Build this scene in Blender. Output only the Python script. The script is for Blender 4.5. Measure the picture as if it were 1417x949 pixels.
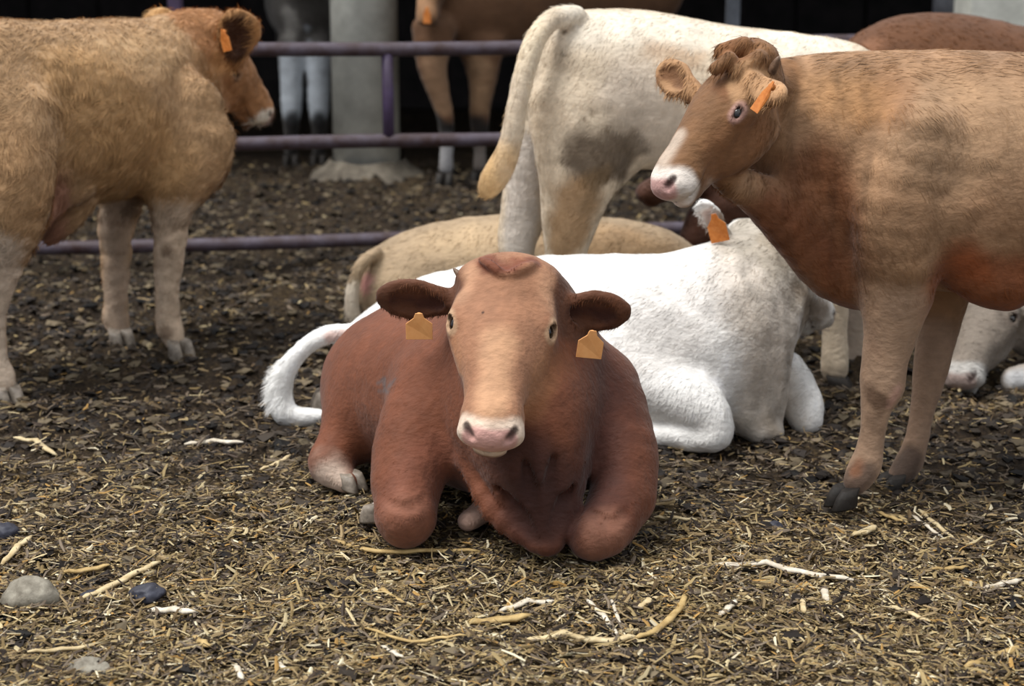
import bpy, math
import numpy as np
from mathutils import Vector, Matrix

# ------------------------------------------------------------------ camera, sky, sun, exposure
scene = bpy.context.scene
for o in list(bpy.data.objects):
    bpy.data.objects.remove(o)
COL = scene.collection
F_PX = 2362.0
CAM_H = 1.6
PITCH = math.radians(13.55)
cam_data = bpy.data.cameras.new('camera')
cam_data.sensor_width = 36.0
cam_data.lens = 60.0
cam_data.dof.use_dof = True
cam_data.dof.focus_distance = 4.45
cam_data.dof.aperture_fstop = 2.8
cam_data.clip_end = 200
cam = bpy.data.objects.new('camera', cam_data)
COL.objects.link(cam)
cam.location = (0, 0, CAM_H)
cam.rotation_euler = (math.pi/2 - PITCH, 0, 0)
scene.camera = cam

world = bpy.data.worlds.new('overcast_sky')
scene.world = world
world.use_nodes = True
wn = world.node_tree.nodes; wl = world.node_tree.links
wn.clear()
w_out = wn.new('ShaderNodeOutputWorld')
w_bg = wn.new('ShaderNodeBackground')
w_ramp = wn.new('ShaderNodeValToRGB')
w_tc = wn.new('ShaderNodeTexCoord')
w_sep = wn.new('ShaderNodeSeparateXYZ')
w_ramp.color_ramp.elements[0].position = 0.0
w_ramp.color_ramp.elements[0].color = (0.25, 0.28, 0.33, 1)
w_ramp.color_ramp.elements[1].position = 0.8
w_ramp.color_ramp.elements[1].color = (0.96, 0.98, 1.0, 1)
wl.new(w_tc.outputs['Generated'], w_sep.inputs[0])
wl.new(w_sep.outputs['Z'], w_ramp.inputs[0])
wl.new(w_ramp.outputs[0], w_bg.inputs['Color'])
wl.new(w_bg.outputs[0], w_out.inputs['Surface'])
w_bg.inputs['Strength'].default_value = 0.95

sun_data = bpy.data.lights.new('sun', 'SUN')
sun_data.energy = 2.75
sun_data.angle = math.radians(28)
sun_data.color = (1.0, 0.97, 0.93)
sun = bpy.data.objects.new('sun', sun_data)
COL.objects.link(sun)
sun.rotation_euler = (math.radians(8), math.radians(-24), 0)

scene.view_settings.view_transform = 'Standard'
scene.view_settings.look = 'None'
scene.view_settings.exposure = 0.32
scene.view_settings.gamma = 1.0
scene.view_settings.use_curve_mapping = False

# ------------------------------------------------------------------ helpers
RNG = np.random.default_rng(7)
SP, CP = math.sin(PITCH), math.cos(PITCH)

def P(px, py, Y):
    """world point seen at photo position (px,py) at depth Y"""
    u = (px-708.5)/F_PX; v = (474.5-py)/F_PX
    t = Y/(CP+v*SP)
    return np.array([u*t, Y, CAM_H+t*(v*CP-SP)])

def G(px, py, z=0.0):
    u = (px-708.5)/F_PX; v = (474.5-py)/F_PX
    t = (CAM_H-z)/(SP-v*CP)
    return np.array([u*t, t*(CP+v*SP), z])

def M_per_px(Y):
    return Y/CP/F_PX

def lin(c):
    if isinstance(c, str):
        c = [int(c[i:i+2], 16)/255 for i in (0, 2, 4)]
    c = np.array(c, float)
    return np.where(c <= 0.04045, c/12.92, ((c+0.055)/1.055)**2.4)

def hash3(i, j, k, seed=0):
    n = (i.astype(np.int64)*374761393 + j.astype(np.int64)*668265263 + k.astype(np.int64)*1440662683 + seed*974711) & 0xffffffff
    n = ((n ^ (n >> 13))*1274126177) & 0xffffffff
    n = (n ^ (n >> 16)) & 0xffffffff
    n = (n*2246822519) & 0xffffffff
    n = n ^ (n >> 15)
    return (n & 0xffffff)/float(0xffffff)

def noise3(p, scale, seed=0):
    q = p*scale
    f = np.floor(q); i = f.astype(np.int64); t = q-f
    t = t*t*(3-2*t)
    r = 0
    for dx in (0, 1):
        wx = t[..., 0] if dx else 1-t[..., 0]
        for dy in (0, 1):
            wy = t[..., 1] if dy else 1-t[..., 1]
            for dz in (0, 1):
                wz = t[..., 2] if dz else 1-t[..., 2]
                r = r + wx*wy*wz*hash3(i[..., 0]+dx, i[..., 1]+dy, i[..., 2]+dz, seed)
    return r

def fbm(p, scale, octs=3, seed=0):
    r = 0; a = 0.5; s = 0
    for o in range(octs):
        r = r + a*noise3(p, scale*2**o, seed+o*17); s += a; a *= 0.5
    return r/s

def nrm(v):
    v = np.asarray(v, float)
    return v/max(1e-9, np.linalg.norm(v))

def mesh_np(name, verts, faces, mat, col=None, smooth=True, nv=None):
    """verts (n,3), faces (m,k) same-size polygons"""
    me = bpy.data.meshes.new(name)
    n = len(verts); m, k = faces.shape
    me.vertices.add(n); me.vertices.foreach_set('co', np.ascontiguousarray(verts, dtype=np.float32).ravel())
    me.loops.add(m*k); me.loops.foreach_set('vertex_index', np.ascontiguousarray(faces, dtype=np.int32).ravel())
    me.polygons.add(m); me.polygons.foreach_set('loop_start', np.arange(0, m*k, k, dtype=np.int32))
    me.polygons.foreach_set('loop_total', np.full(m, k, dtype=np.int32))
    me.polygons.foreach_set('use_smooth', np.full(m, smooth))
    if col is not None:
        a = me.color_attributes.new('Col', 'FLOAT_COLOR', 'POINT')
        c4 = np.ones((n, 4), np.float32); c4[:, :3] = col
        a.data.foreach_set('color', c4.ravel())
    me.update(calc_edges=True)
    me.validate()
    if nv is not None:
        me.normals_split_custom_set_from_vertices(nv.tolist())
    if mat: me.materials.append(mat)
    return me

def link(name, data, parent=None):
    o = bpy.data.objects.new(name, data)
    COL.objects.link(o)
    if parent is not None:
        o.parent = parent
        o.matrix_parent_inverse = parent.matrix_basis.inverted()
    return o

def tag(o, label=None, cat=None, group=None, kind=None):
    if label: o['label'] = label
    if cat: o['category'] = cat
    if group: o['group'] = group
    if kind: o['kind'] = kind
    return o

def empty(name, loc):
    o = bpy.data.objects.new(name, None)
    COL.objects.link(o); o.location = tuple(loc); o.empty_display_size = 0.2
    return o

# ------------------------------------------------------------------ materials
def mat_new(name):
    m = bpy.data.materials.new(name); m.use_nodes = True
    nt = m.node_tree
    b = nt.nodes['Principled BSDF']
    return m, nt, b

def coat_material(name, rough=0.7, bump=0.5, scale=60, var=0.22, mottling=7.0):
    m, nt, b = mat_new(name); N, L = nt.nodes, nt.links
    at = N.new('ShaderNodeAttribute'); at.attribute_name = 'Col'
    tc = N.new('ShaderNodeTexCoord')
    mp = N.new('ShaderNodeMapping'); mp.inputs['Scale'].default_value = (0.5, 1.0, 0.8)
    n1 = N.new('ShaderNodeTexNoise'); n1.inputs['Scale'].default_value = scale; n1.inputs['Detail'].default_value = 5
    n2 = N.new('ShaderNodeTexNoise'); n2.inputs['Scale'].default_value = mottling; n2.inputs['Detail'].default_value = 6
    L.new(tc.outputs['Object'], mp.inputs[0]); L.new(mp.outputs[0], n1.inputs['Vector']); L.new(tc.outputs['Object'], n2.inputs['Vector'])
    add = N.new('ShaderNodeMath'); add.operation = 'ADD'
    L.new(n1.outputs['Fac'], add.inputs[0]); L.new(n2.outputs['Fac'], add.inputs[1])
    mr = N.new('ShaderNodeMapRange'); mr.inputs['From Min'].default_value = 0.6; mr.inputs['From Max'].default_value = 1.4
    mr.inputs['To Min'].default_value = 1-var; mr.inputs['To Max'].default_value = 1+var
    L.new(add.outputs[0], mr.inputs[0])
    vm = N.new('ShaderNodeVectorMath'); vm.operation = 'SCALE'
    L.new(at.outputs['Color'], vm.inputs[0]); L.new(mr.outputs[0], vm.inputs['Scale'])
    L.new(vm.outputs[0], b.inputs['Base Color'])
    bp = N.new('ShaderNodeBump'); bp.inputs['Strength'].default_value = bump; bp.inputs['Distance'].default_value = 0.012
    L.new(add.outputs[0], bp.inputs['Height']); L.new(bp.outputs[0], b.inputs['Normal'])
    b.inputs['Roughness'].default_value = rough
    b.inputs['Specular IOR Level'].default_value = 0.25
    b.inputs['Sheen Weight'].default_value = 0.12
    return m

def attr_material(name, rough=0.8, spec=0.2):
    m, nt, b = mat_new(name)
    at = nt.nodes.new('ShaderNodeAttribute'); at.attribute_name = 'Col'
    nt.links.new(at.outputs['Color'], b.inputs['Base Color'])
    b.inputs['Roughness'].default_value = rough
    b.inputs['Specular IOR Level'].default_value = spec
    return m

def simple(name, c, rough=0.6, metal=0.0, c2=None, scale=8, bump=0.0, spec=0.4, bdist=0.01):
    m, nt, b = mat_new(name); N, L = nt.nodes, nt.links
    c = lin(c); c2 = lin(c2) if c2 is not None else c*0.7
    tc = N.new('ShaderNodeTexCoord'); n = N.new('ShaderNodeTexNoise'); n.inputs['Scale'].default_value = scale; n.inputs['Detail'].default_value = 7
    n.inputs['Roughness'].default_value = 0.65
    L.new(tc.outputs['Object'], n.inputs['Vector'])
    r = N.new('ShaderNodeValToRGB')
    r.color_ramp.elements[0].position = 0.33; r.color_ramp.elements[1].position = 0.66
    r.color_ramp.elements[0].color = (*c2, 1); r.color_ramp.elements[1].color = (*c, 1)
    L.new(n.outputs['Fac'], r.inputs[0]); L.new(r.outputs[0], b.inputs['Base Color'])
    if bump:
        bp = N.new('ShaderNodeBump'); bp.inputs['Strength'].default_value = bump; bp.inputs['Distance'].default_value = bdist
        L.new(n.outputs['Fac'], bp.inputs['Height']); L.new(bp.outputs[0], b.inputs['Normal'])
    b.inputs['Roughness'].default_value = rough; b.inputs['Metallic'].default_value = metal
    b.inputs['Specular IOR Level'].default_value = spec
    return m

MAT = dict(
    coat=coat_material('short_cattle_coat', bump=0.35, scale=90, var=0.16),
    curly=coat_material('curly_cattle_coat', bump=0.8, scale=26, var=0.26, mottling=11),
    fur=attr_material('cattle_hair', 0.75, 0.15),
    eye=simple('dark_wet_eye', '0e0907', 0.08, c2='1c110c', spec=0.8),
    hoof=simple('horn_of_hooves', '2e2823', 0.65, c2='161310', scale=30, bump=0.3),
    pale_hoof=simple('pale_horn', '9c9184', 0.5, c2='5d544a', scale=30, bump=0.3),
    dung=simple('dirt_splashed_concrete', '7a7265', 0.9, c2='3a322a', scale=9, bump=0.5),
    horn=simple('horn_bud', '8a6f5a', 0.5, c2='4b382c', scale=40),
    tag_orange=simple('ear_tag_plastic', 'f0b071', 0.5, c2='e8a263', scale=60),
    tag_deep=simple('ear_tag_plastic_deep', 'd98a45', 0.5, c2='bf6a28', scale=60),
    pipe=simple('painted_steel_pipe', '625a66', 0.42, c2='43302e', scale=9, bump=0.1),
    violet=simple('violet_painted_steel', '5a4b6c', 0.45, c2='40343f', scale=9, bump=0.1),
    concrete=simple('rough_concrete', 'dcdcd2', 0.9, c2='b9b9b0', scale=6, bump=0.3),
    shed=simple('dark_shed_boarding', '2b2626', 0.9, c2='171515', scale=5, bump=0.3),
    roof=simple('roof_sheeting', '5a5a5c', 0.8, c2='38383a', scale=3),
    straw=attr_material('straw_pieces', 0.7, 0.25),
    stone=simple('weathered_stone', 'a09a8c', 0.85, c2='5f584c', scale=22, bump=0.6),
    darkstone=simple('dark_slate_lump', '3d3f4c', 0.55, c2='23222a', scale=14, bump=0.5),
    stalk=simple('dry_stalk', 'd9c7a0', 0.7, c2='ab9468', scale=30, bump=0.3),
    pale_stalk=simple('bleached_stalk', 'e2d9c8', 0.75, c2='b3a58e', scale=30, bump=0.3),
    yellow_stalk=simple('yellow_straw', 'c3a872', 0.7, c2='94794a', scale=30, bump=0.3),
)

# ------------------------------------------------------------------ ground height
def ground_h(x, y):
    p = np.stack([x, y, np.zeros_like(x)], -1)
    far = np.clip((y-4.9)/1.5, 0, 1)
    h = (fbm(p, 1.1, 2, 3)-0.5)*0.05 + (fbm(p, 9.0, 3, 5)-0.5)*(0.05+0.05*far) + np.abs(noise3(p, 25, 9)-0.5)*(0.03+0.035*far)
    return h - 0.016
# ------------------------------------------------------------------ implicit body builder
EDG = [(0,1),(2,3),(4,5),(6,7),(0,2),(1,3),(4,6),(5,7),(0,4),(1,5),(2,6),(3,7)]
def surface_nets(ax, ay, az, D):
    ins = D < 0
    s = ins.astype(np.int8)
    cs = sum(s[i:i+s.shape[0]-1, j:j+s.shape[1]-1, k:k+s.shape[2]-1] for i in (0,1) for j in (0,1) for k in (0,1))
    act = np.argwhere((cs > 0) & (cs < 8))
    idmap = np.full(cs.shape, -1, np.int32); idmap[tuple(act.T)] = np.arange(len(act))
    corners = np.array([(c & 1, (c >> 1) & 1, (c >> 2) & 1) for c in range(8)])
    vals = np.stack([D[act[:,0]+c[0], act[:,1]+c[1], act[:,2]+c[2]] for c in corners], 1)
    acc = np.zeros((len(act), 3)); cnt = np.zeros(len(act))
    for a, b in EDG:
        va, vb = vals[:, a], vals[:, b]
        m = (va < 0) != (vb < 0)
        t = np.where(m, va/np.where(m, va-vb, 1), 0)
        pos = corners[a]+(corners[b]-corners[a])*t[:, None]
        acc += pos*m[:, None]; cnt += m
    fr = acc/cnt[:, None]
    V = np.empty((len(act), 3))
    for d, axv in enumerate((ax, ay, az)):
        i = act[:, d]; V[:, d] = axv[i]+(axv[i+1]-axv[i])*fr[:, d]
    F = []
    for d in range(3):
        sl0 = [slice(1, -1)]*3; sl1 = [slice(1, -1)]*3
        sl0[d] = slice(0, -1); sl1[d] = slice(1, None)
        a = ins[tuple(sl0)]; b = ins[tuple(sl1)]
        e = np.argwhere(a != b)
        flip = a[tuple(e.T)]
        off = [1, 1, 1]; off[d] = 0
        e = e+np.array(off)
        u, v = [(1,2),(2,0),(0,1)][d]
        def cell(du, dv):
            q = e.copy(); q[:, u] -= du; q[:, v] -= dv
            return idmap[q[:,0], q[:,1], q[:,2]]
        q = np.stack([cell(1,1), cell(0,1), cell(0,0), cell(1,0)], 1)
        q[~flip] = q[~flip][:, ::-1]
        F.append(q)
    F = np.concatenate(F)
    F = F[(F >= 0).all(1)]
    return V, F

class Seg:
    """elliptic cone between two points; ref = direction of the w radius"""
    def __init__(s, p1, w1, h1, p2, w2, h2, ref, caps=(1, 1)):
        s.caps = caps
        s.p1 = np.array(p1, float); s.p2 = np.array(p2, float)
        d = s.p2-s.p1; s.L = max(np.linalg.norm(d), 1e-4)
        s.a = d/s.L if s.L > 1e-3 else np.array([1., 0, 0])
        r = np.array(ref, float); r = r-s.a*np.dot(r, s.a)
        if np.linalg.norm(r) < 1e-3:
            r = np.cross(s.a, [0, 0, 1])
            if np.linalg.norm(r) < 1e-3: r = np.cross(s.a, [1, 0, 0])
        s.r = nrm(r); s.u = np.cross(s.a, s.r)
        s.w = (w1, w2); s.h = (h1, h2)
    def box(s):
        m1 = max(s.w[0], s.h[0]); m2 = max(s.w[1], s.h[1])
        return np.minimum(s.p1-m1, s.p2-m2), np.maximum(s.p1+m1, s.p2+m2)
    def dist(s, X, Y, Z):
        x = X-s.p1[0]; y = Y-s.p1[1]; z = Z-s.p1[2]
        la = x*s.a[0]+y*s.a[1]+z*s.a[2]
        t = np.clip(la/s.L, 0, 1)
        ra = la-t*s.L
        rr = x*s.r[0]+y*s.r[1]+z*s.r[2]
        ru = x*s.u[0]+y*s.u[1]+z*s.u[2]
        w = s.w[0]+(s.w[1]-s.w[0])*t; h = s.h[0]+(s.h[1]-s.h[0])*t
        c = np.minimum(w, h)*np.where(la < 0, s.caps[0], s.caps[1])
        k0 = np.sqrt((rr/w)**2+(ru/h)**2+(ra/c)**2)
        k1 = np.sqrt((rr/w**2)**2+(ru/h**2)**2+(ra/c**2)**2)+1e-6
        return k0*(k0-1)/k1

class Ell:
    def __init__(s, c, axes, radii):
        s.c = np.array(c, float); s.A = [nrm(a) for a in axes]; s.R = radii
    def box(s):
        m = max(s.R); return s.c-m, s.c+m
    def dist(s, X, Y, Z):
        x = X-s.c[0]; y = Y-s.c[1]; z = Z-s.c[2]
        k0 = 0; k1 = 0
        for a, r in zip(s.A, s.R):
            q = x*a[0]+y*a[1]+z*a[2]
            k0 = k0+(q/r)**2; k1 = k1+(q/r**2)**2
        k0 = np.sqrt(k0); k1 = np.sqrt(k1)+1e-6
        return k0*(k0-1)/k1

def smin(a, b, k):
    h = np.maximum(k-np.abs(a-b), 0)/k
    return np.minimum(a, b)-h*h*k*0.25

class Body:
    def streak(s, p1, p2, r, scl, amt, soft=0.1):
        s.streaks.append((np.array(p1, float), np.array(p2, float), r, np.array(scl, float), amt, soft))
    def __init__(s, h=0.012, fine=None, hf=0.006, lump=0.0045, lscale=16):
        s.streaks = []; s.lump = lump; s.lscale = lscale; s.calm = None
        s.groups = []; s.h = h; s.hf = hf; s.fine = fine; s.paints = []
    def group(s, prims, k=0.05, ki=0.03, op='add'):
        s.groups.append((prims, k, ki, op))
    # node lists in photo position + depth: (px, py, Y, radius px in picture, radius m in depth)
    def nodes(s, lst, k=0.05, ki=0.03, ref=(0, 1, 0), op='add'):
        pts = []
        for n in lst:
            px, py, Y, rp = n[:4]; r = rp*M_per_px(Y)
            pts.append((P(px, py, Y), (n[4] if len(n) > 4 else r), r))
        s.chain(pts, k, ki, ref, op); return pts
    def chain(s, pts, k=0.05, ki=0.03, ref=(0, 1, 0), op='add'):
        prims = []
        if len(pts) > 2:
            A_ = np.array([[*p[0], p[1], p[2]] for p in pts])
            E_ = np.concatenate([[2*A_[0]-A_[1]], A_, [2*A_[-1]-A_[-2]]])
            out = []
            for i in range(len(A_)-1):
                q0, q1, q2, q3 = E_[i:i+4]
                for t in (0, 1/3, 2/3):
                    out.append(0.5*(2*q1+(q2-q0)*t+(2*q0-5*q1+4*q2-q3)*t*t+(3*q1-q0-3*q2+q3)*t**3))
            out.append(A_[-1])
            pts = [(o[:3], max(o[3], 0.003), max(o[4], 0.003)) for o in out]
            ki = min(ki, 0.012)
        n_ = len(pts)-1
        for j_, (a, b) in enumerate(zip(pts[:-1], pts[1:])):
            rf = ref
            if isinstance(ref, str):
                rf = np.cross(nrm(b[0]-a[0]), [0, 0, 1])
            prims.append(Seg(a[0], a[1], a[2], b[0], b[1], b[2], rf, (1, 1)))
        s.group(prims, k, ki, op)
    def ell(s, c, axes, radii, k=0.04, op='add'):
        s.group([Ell(c, axes, radii)], k, 0.01, op)
    def paint(s, p1, p2, r, col, soft=0.05, amt=1.0, nz=0.03, nscale=12):
        s.paints.append((np.array(p1, float), np.array(p2, float), r, lin(col), soft, amt, nz, nscale))
    def build(s):
        los, his = zip(*[p.box() for g in s.groups if g[3] == 'add' for p in g[0]])
        lo = np.min(los, 0)-0.05; hi = np.max(his, 0)+0.05
        lo[2] = max(lo[2], -0.10)
        axs = []
        for d in range(3):
            a = [lo[d]]
            while a[-1] < hi[d]:
                st = s.h
                if s.fine is not None and s.fine[0][d]-0.03 < a[-1] < s.fine[1][d]+0.03: st = s.hf
                a.append(a[-1]+st)
            axs.append(np.array(a, np.float32))
        ax, ay, az = axs
        D = np.full((len(ax), len(ay), len(az)), 1.0, np.float32)
        for prims, k, ki, op in s.groups:
            bl, bh = zip(*[p.box() for p in prims])
            pad = k+0.03
            bl = np.min(bl, 0)-pad; bh = np.max(bh, 0)+pad
            sl = []
            for d, a in enumerate(axs):
                i0 = max(0, int(np.searchsorted(a, bl[d])-1)); i1 = min(len(a), int(np.searchsorted(a, bh[d])+1))
                sl.append(slice(i0, i1))
            if any(q.stop-q.start < 2 for q in sl): continue
            T = np.full(tuple(q.stop-q.start for q in sl), 1.0, np.float32)
            for p in prims:
                pl, ph = p.box(); s2 = []
                for d, a in enumerate(axs):
                    aa = a[sl[d]]
                    i0 = max(0, int(np.searchsorted(aa, pl[d]-pad)-1)); i1 = min(len(aa), int(np.searchsorted(aa, ph[d]+pad)+1))
                    s2.append(slice(i0, i1))
                if any(q.stop-q.start < 1 for q in s2): continue
                X = ax[sl[0]][s2[0]][:, None, None]; Yv = ay[sl[1]][s2[1]][None, :, None]; Z = az[sl[2]][s2[2]][None, None, :]
                dd = p.dist(X, Yv, Z).astype(np.float32)
                s2 = tuple(s2)
                T[s2] = smin(T[s2], dd, ki)
            sl = tuple(sl)
            if op == 'add': D[sl] = smin(D[sl], T, k)
            else: D[sl] = -smin(-D[sl], T, k)
        V, F = surface_nets(ax, ay, az, D)
        vn, _ = vnormals(V, F)
        amp = np.full(len(V), s.lump)
        if s.calm is not None:
            amp *= np.clip((np.linalg.norm(V-s.calm[0], axis=1)-s.calm[1])/0.08, 0.12, 1)
        V = V-vn*((fbm(V, s.lscale, 3, 41)-0.5)*2*amp)[:, None]
        return V, F
    def colour(s, V, base):
        C = np.tile(lin(base), (len(V), 1))
        for p1, p2, r, col, soft, amt, nz, ns in s.paints:
            d = p2-p1; L2 = max(np.dot(d, d), 1e-9)
            t = np.clip(((V-p1)@d)/L2, 0, 1)
            ds = np.linalg.norm(V-p1-t[:, None]*d, axis=1)
            near = ds < r+soft+nz+0.02
            if not near.any(): continue
            q = ds[near]
            if nz: q = q+(fbm(V[near], ns, 3, 11)-0.5)*2*nz
            m = np.clip((r+soft*0.5-q)/soft, 0, 1); m = m*m*(3-2*m)*amt
            C[near] = C[near]*(1-m[:, None])+col*m[:, None]
        C = C*(1+0.30*(fbm(V, 7, 3, 51)-0.5)+0.34*(fbm(V, 38, 2, 57)-0.5))[:, None]
        for p1, p2, r, scl, amt, soft in s.streaks:
            d = p2-p1; L2 = max(np.dot(d, d), 1e-9)
            t = np.clip(((V-p1)@d)/L2, 0, 1)
            ds = np.linalg.norm(V-p1-t[:, None]*d, axis=1)
            m = np.clip((r+soft-ds)/soft, 0, 1)
            C = C*(1+amt*2*(fbm(V*scl, 1.0, 2, 63)-0.5)*m)[:, None]
        return np.clip(C, 0, 0.95)

def vnormals(V, F):
    n = np.cross(V[F[:, 2]]-V[F[:, 0]], V[F[:, 3]]-V[F[:, 1]])
    area = np.linalg.norm(n, axis=1)*0.5
    vn = np.zeros_like(V)
    for i in range(4): np.add.at(vn, F[:, i], n)
    vn /= np.maximum(np.linalg.norm(vn, axis=1), 1e-12)[:, None]
    return vn, area

def make_fur(name, V, F, C, count, length, width, flow, parent, lift=0.25, mess=0.5, lenf=None, bright=(0.82, 1.18), droop=0.3, seed=1, zmin=0.05):
    rng = np.random.default_rng(seed)
    vn, area = vnormals(V, F)
    fi = rng.choice(len(F), count, p=area/area.sum())
    w = rng.random((count, 4)); w /= w.sum(1)[:, None]
    idx = F[fi]
    R = (V[idx]*w[..., None]).sum(1); N = (vn[idx]*w[..., None]).sum(1); Cc = (C[idx]*w[..., None]).sum(1)
    N /= np.maximum(np.linalg.norm(N, axis=1), 1e-9)[:, None]
    keep = R[:, 2] > zmin
    R, N, Cc = R[keep], N[keep], Cc[keep]; count = len(R)
    fl = flow(R) if callable(flow) else np.tile(np.array(flow, float), (count, 1))
    swirl = np.stack([fbm(R, 9, 2, 21+i)-0.5 for i in range(3)], 1)*2.4*mess
    fl = fl+swirl+rng.normal(0, 0.25*mess, (count, 3))
    fl = fl-N*(fl*N).sum(1)[:, None]
    fl /= np.maximum(np.linalg.norm(fl, axis=1), 1e-6)[:, None]
    side = np.cross(N, fl)
    L = length*(0.6+0.8*rng.random(count))
    if lenf is not None: L = L*lenf(R)
    Lc = L[:, None]
    lf = (lift*(0.4+1.2*rng.random(count)))[:, None]
    wd = (width*(0.6+0.8*rng.random(count)))[:, None]
    base = R-N*0.003
    mid = base+fl*Lc*0.5+N*Lc*lf*0.65
    tip = base+fl*Lc+N*Lc*lf*0.8-np.array([0, 0, 1])*Lc*droop*lf
    v = np.empty((count*5, 3))
    v[0::5] = base-side*wd; v[1::5] = base+side*wd; v[2::5] = mid+side*wd*0.7; v[3::5] = mid-side*wd*0.7; v[4::5] = tip
    i0 = (np.arange(count)*5)[:, None]
    tri = np.concatenate([i0+[0, 3, 1], i0+[1, 3, 2], i0+[3, 4, 2]])
    # orient along N
    fn = np.cross(v[tri[:, 1]]-v[tri[:, 0]], v[tri[:, 2]]-v[tri[:, 0]])
    nn = np.concatenate([N, N, N])
    bad = (fn*nn).sum(1) < 0
    tri[bad] = tri[bad][:, ::-1]
    br = bright[0]+(bright[1]-bright[0])*rng.random(count)
    col = np.repeat(np.clip(Cc*br[:, None], 0, 1), 5, 0)
    nv = np.repeat(N, 5, 0)
    me = mesh_np(name, v-np.array(parent.location), tri, MAT['fur'], col, True, nv)
    o = link(name, me); o.parent = parent
    o['kind'] = 'stuff'
    return o

def sphere_mesh(name, c, r, mat, parent, squash=(1, 1, 1), rot=None):
    import bmesh
    bm = bmesh.new(); bmesh.ops.create_uvsphere(bm, u_segments=20, v_segments=12, radius=1)
    S = Matrix.Diagonal((*(np.array(squash)*r), 1))
    if rot is not None: S = rot.to_4x4() @ S
    bmesh.ops.transform(bm, matrix=S, verts=bm.verts)
    for f in bm.faces: f.smooth = True
    me = bpy.data.meshes.new(name); bm.to_mesh(me); bm.free(); me.materials.append(mat)
    o = link(name, me); o.parent = parent; o.location = Vector(c)-parent.location
    return o

def hoof(c, toe, mat, parent, s=1.0, up=(0, 0, 1)):
    """cloven hoof: two claws; c = pastern end, toe = direction of the toes"""
    import bmesh
    bm = bmesh.new()
    t = nrm(toe); u = nrm(np.array(up, float)-t*np.dot(t, up)); sd = np.cross(t, u)
    for q in (-1, 1):
        rings = []
        for (a, b, w, l) in ((-0.012, 0.040, 0.026, 0.040), (0.004, 0.012, 0.028, 0.048), (0.014, -0.022, 0.030, 0.056), (0.016, -0.030, 0.028, 0.054)):
            ring = []
            for i in range(10):
                an = 2*math.pi*i/10
                ll = l*(1.15 if math.cos(an) > 0 else 0.8)
                v = np.array(c)+s*(t*(a+ll*math.cos(an))+u*b+sd*(q*(0.027+0.004*math.cos(an))+w*0.92*math.sin(an)))
                ring.append(bm.verts.new(v-np.array(parent.location)))
            rings.append(ring)
        for r1, r2 in zip(rings[:-1], rings[1:]):
            for i in range(10): bm.faces.new((r1[i], r1[(i+1) % 10], r2[(i+1) % 10], r2[i]))
        bm.faces.new(rings[0]); bm.faces.new(rings[-1][::-1])
    bmesh.ops.recalc_face_normals(bm, faces=bm.faces)
    for f in bm.faces: f.smooth = len(f.verts) == 4
    me = bpy.data.meshes.new('hoof'); bm.to_mesh(me); bm.free(); me.materials.append(mat)
    o = link('hoof', me); o.parent = parent
    return o

def ear_tag(c, right, up, w, h, mat, parent):
    """house-shaped plastic tag with a neck and a stud"""
    import bmesh
    bm = bmesh.new()
    r = nrm(right); u = nrm(np.array(up, float)-r*np.dot(r, up)); n = np.cross(r, u)
    out = [(-.5, -.5), (.5, -.5), (.5, .16), (.20, .42), (.13, .62), (-.13, .62), (-.20, .42), (-.5, .16)]
    cx = np.array(c)-np.array(parent.location)
    fr, bk = [], []
    for a, b in out:
        bend = 0.006*math.cos(a*3)
        q = cx+r*a*w+u*b*h
        fr.append(bm.verts.new(q+n*(0.0015+bend))); bk.append(bm.verts.new(q+n*(-0.0015+bend)))
    bm.faces.new(fr); bm.faces.new(bk[::-1])
    for i in range(8): bm.faces.new((fr[i], bk[i], bk[(i+1) % 8], fr[(i+1) % 8]))
    bmesh.ops.recalc_face_normals(bm, faces=bm.faces)
    bmesh.ops.bevel(bm, geom=[e for e in bm.edges], offset=0.0007, segments=1, affect='EDGES')
    me = bpy.data.meshes.new('ear_tag'); bm.to_mesh(me); bm.free(); me.materials.append(mat)
    o = link('ear_tag', me); o.parent = parent
    o['label'] = 'orange plastic ear tag'
    bm = bmesh.new()
    bmesh.ops.create_cone(bm, cap_ends=True, segments=12, radius1=0.010, radius2=0.007, depth=0.012)
    R = Matrix((Vector(r), Vector(u), Vector(n))).transposed().to_4x4()
    bmesh.ops.transform(bm, matrix=Matrix.Translation(Vector(cx+u*h*0.45)) @ R, verts=bm.verts)
    me = bpy.data.meshes.new('stud'); bm.to_mesh(me); bm.free(); me.materials.append(mat)
    q = link('stud', me); q.parent = o
    return o

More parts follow.
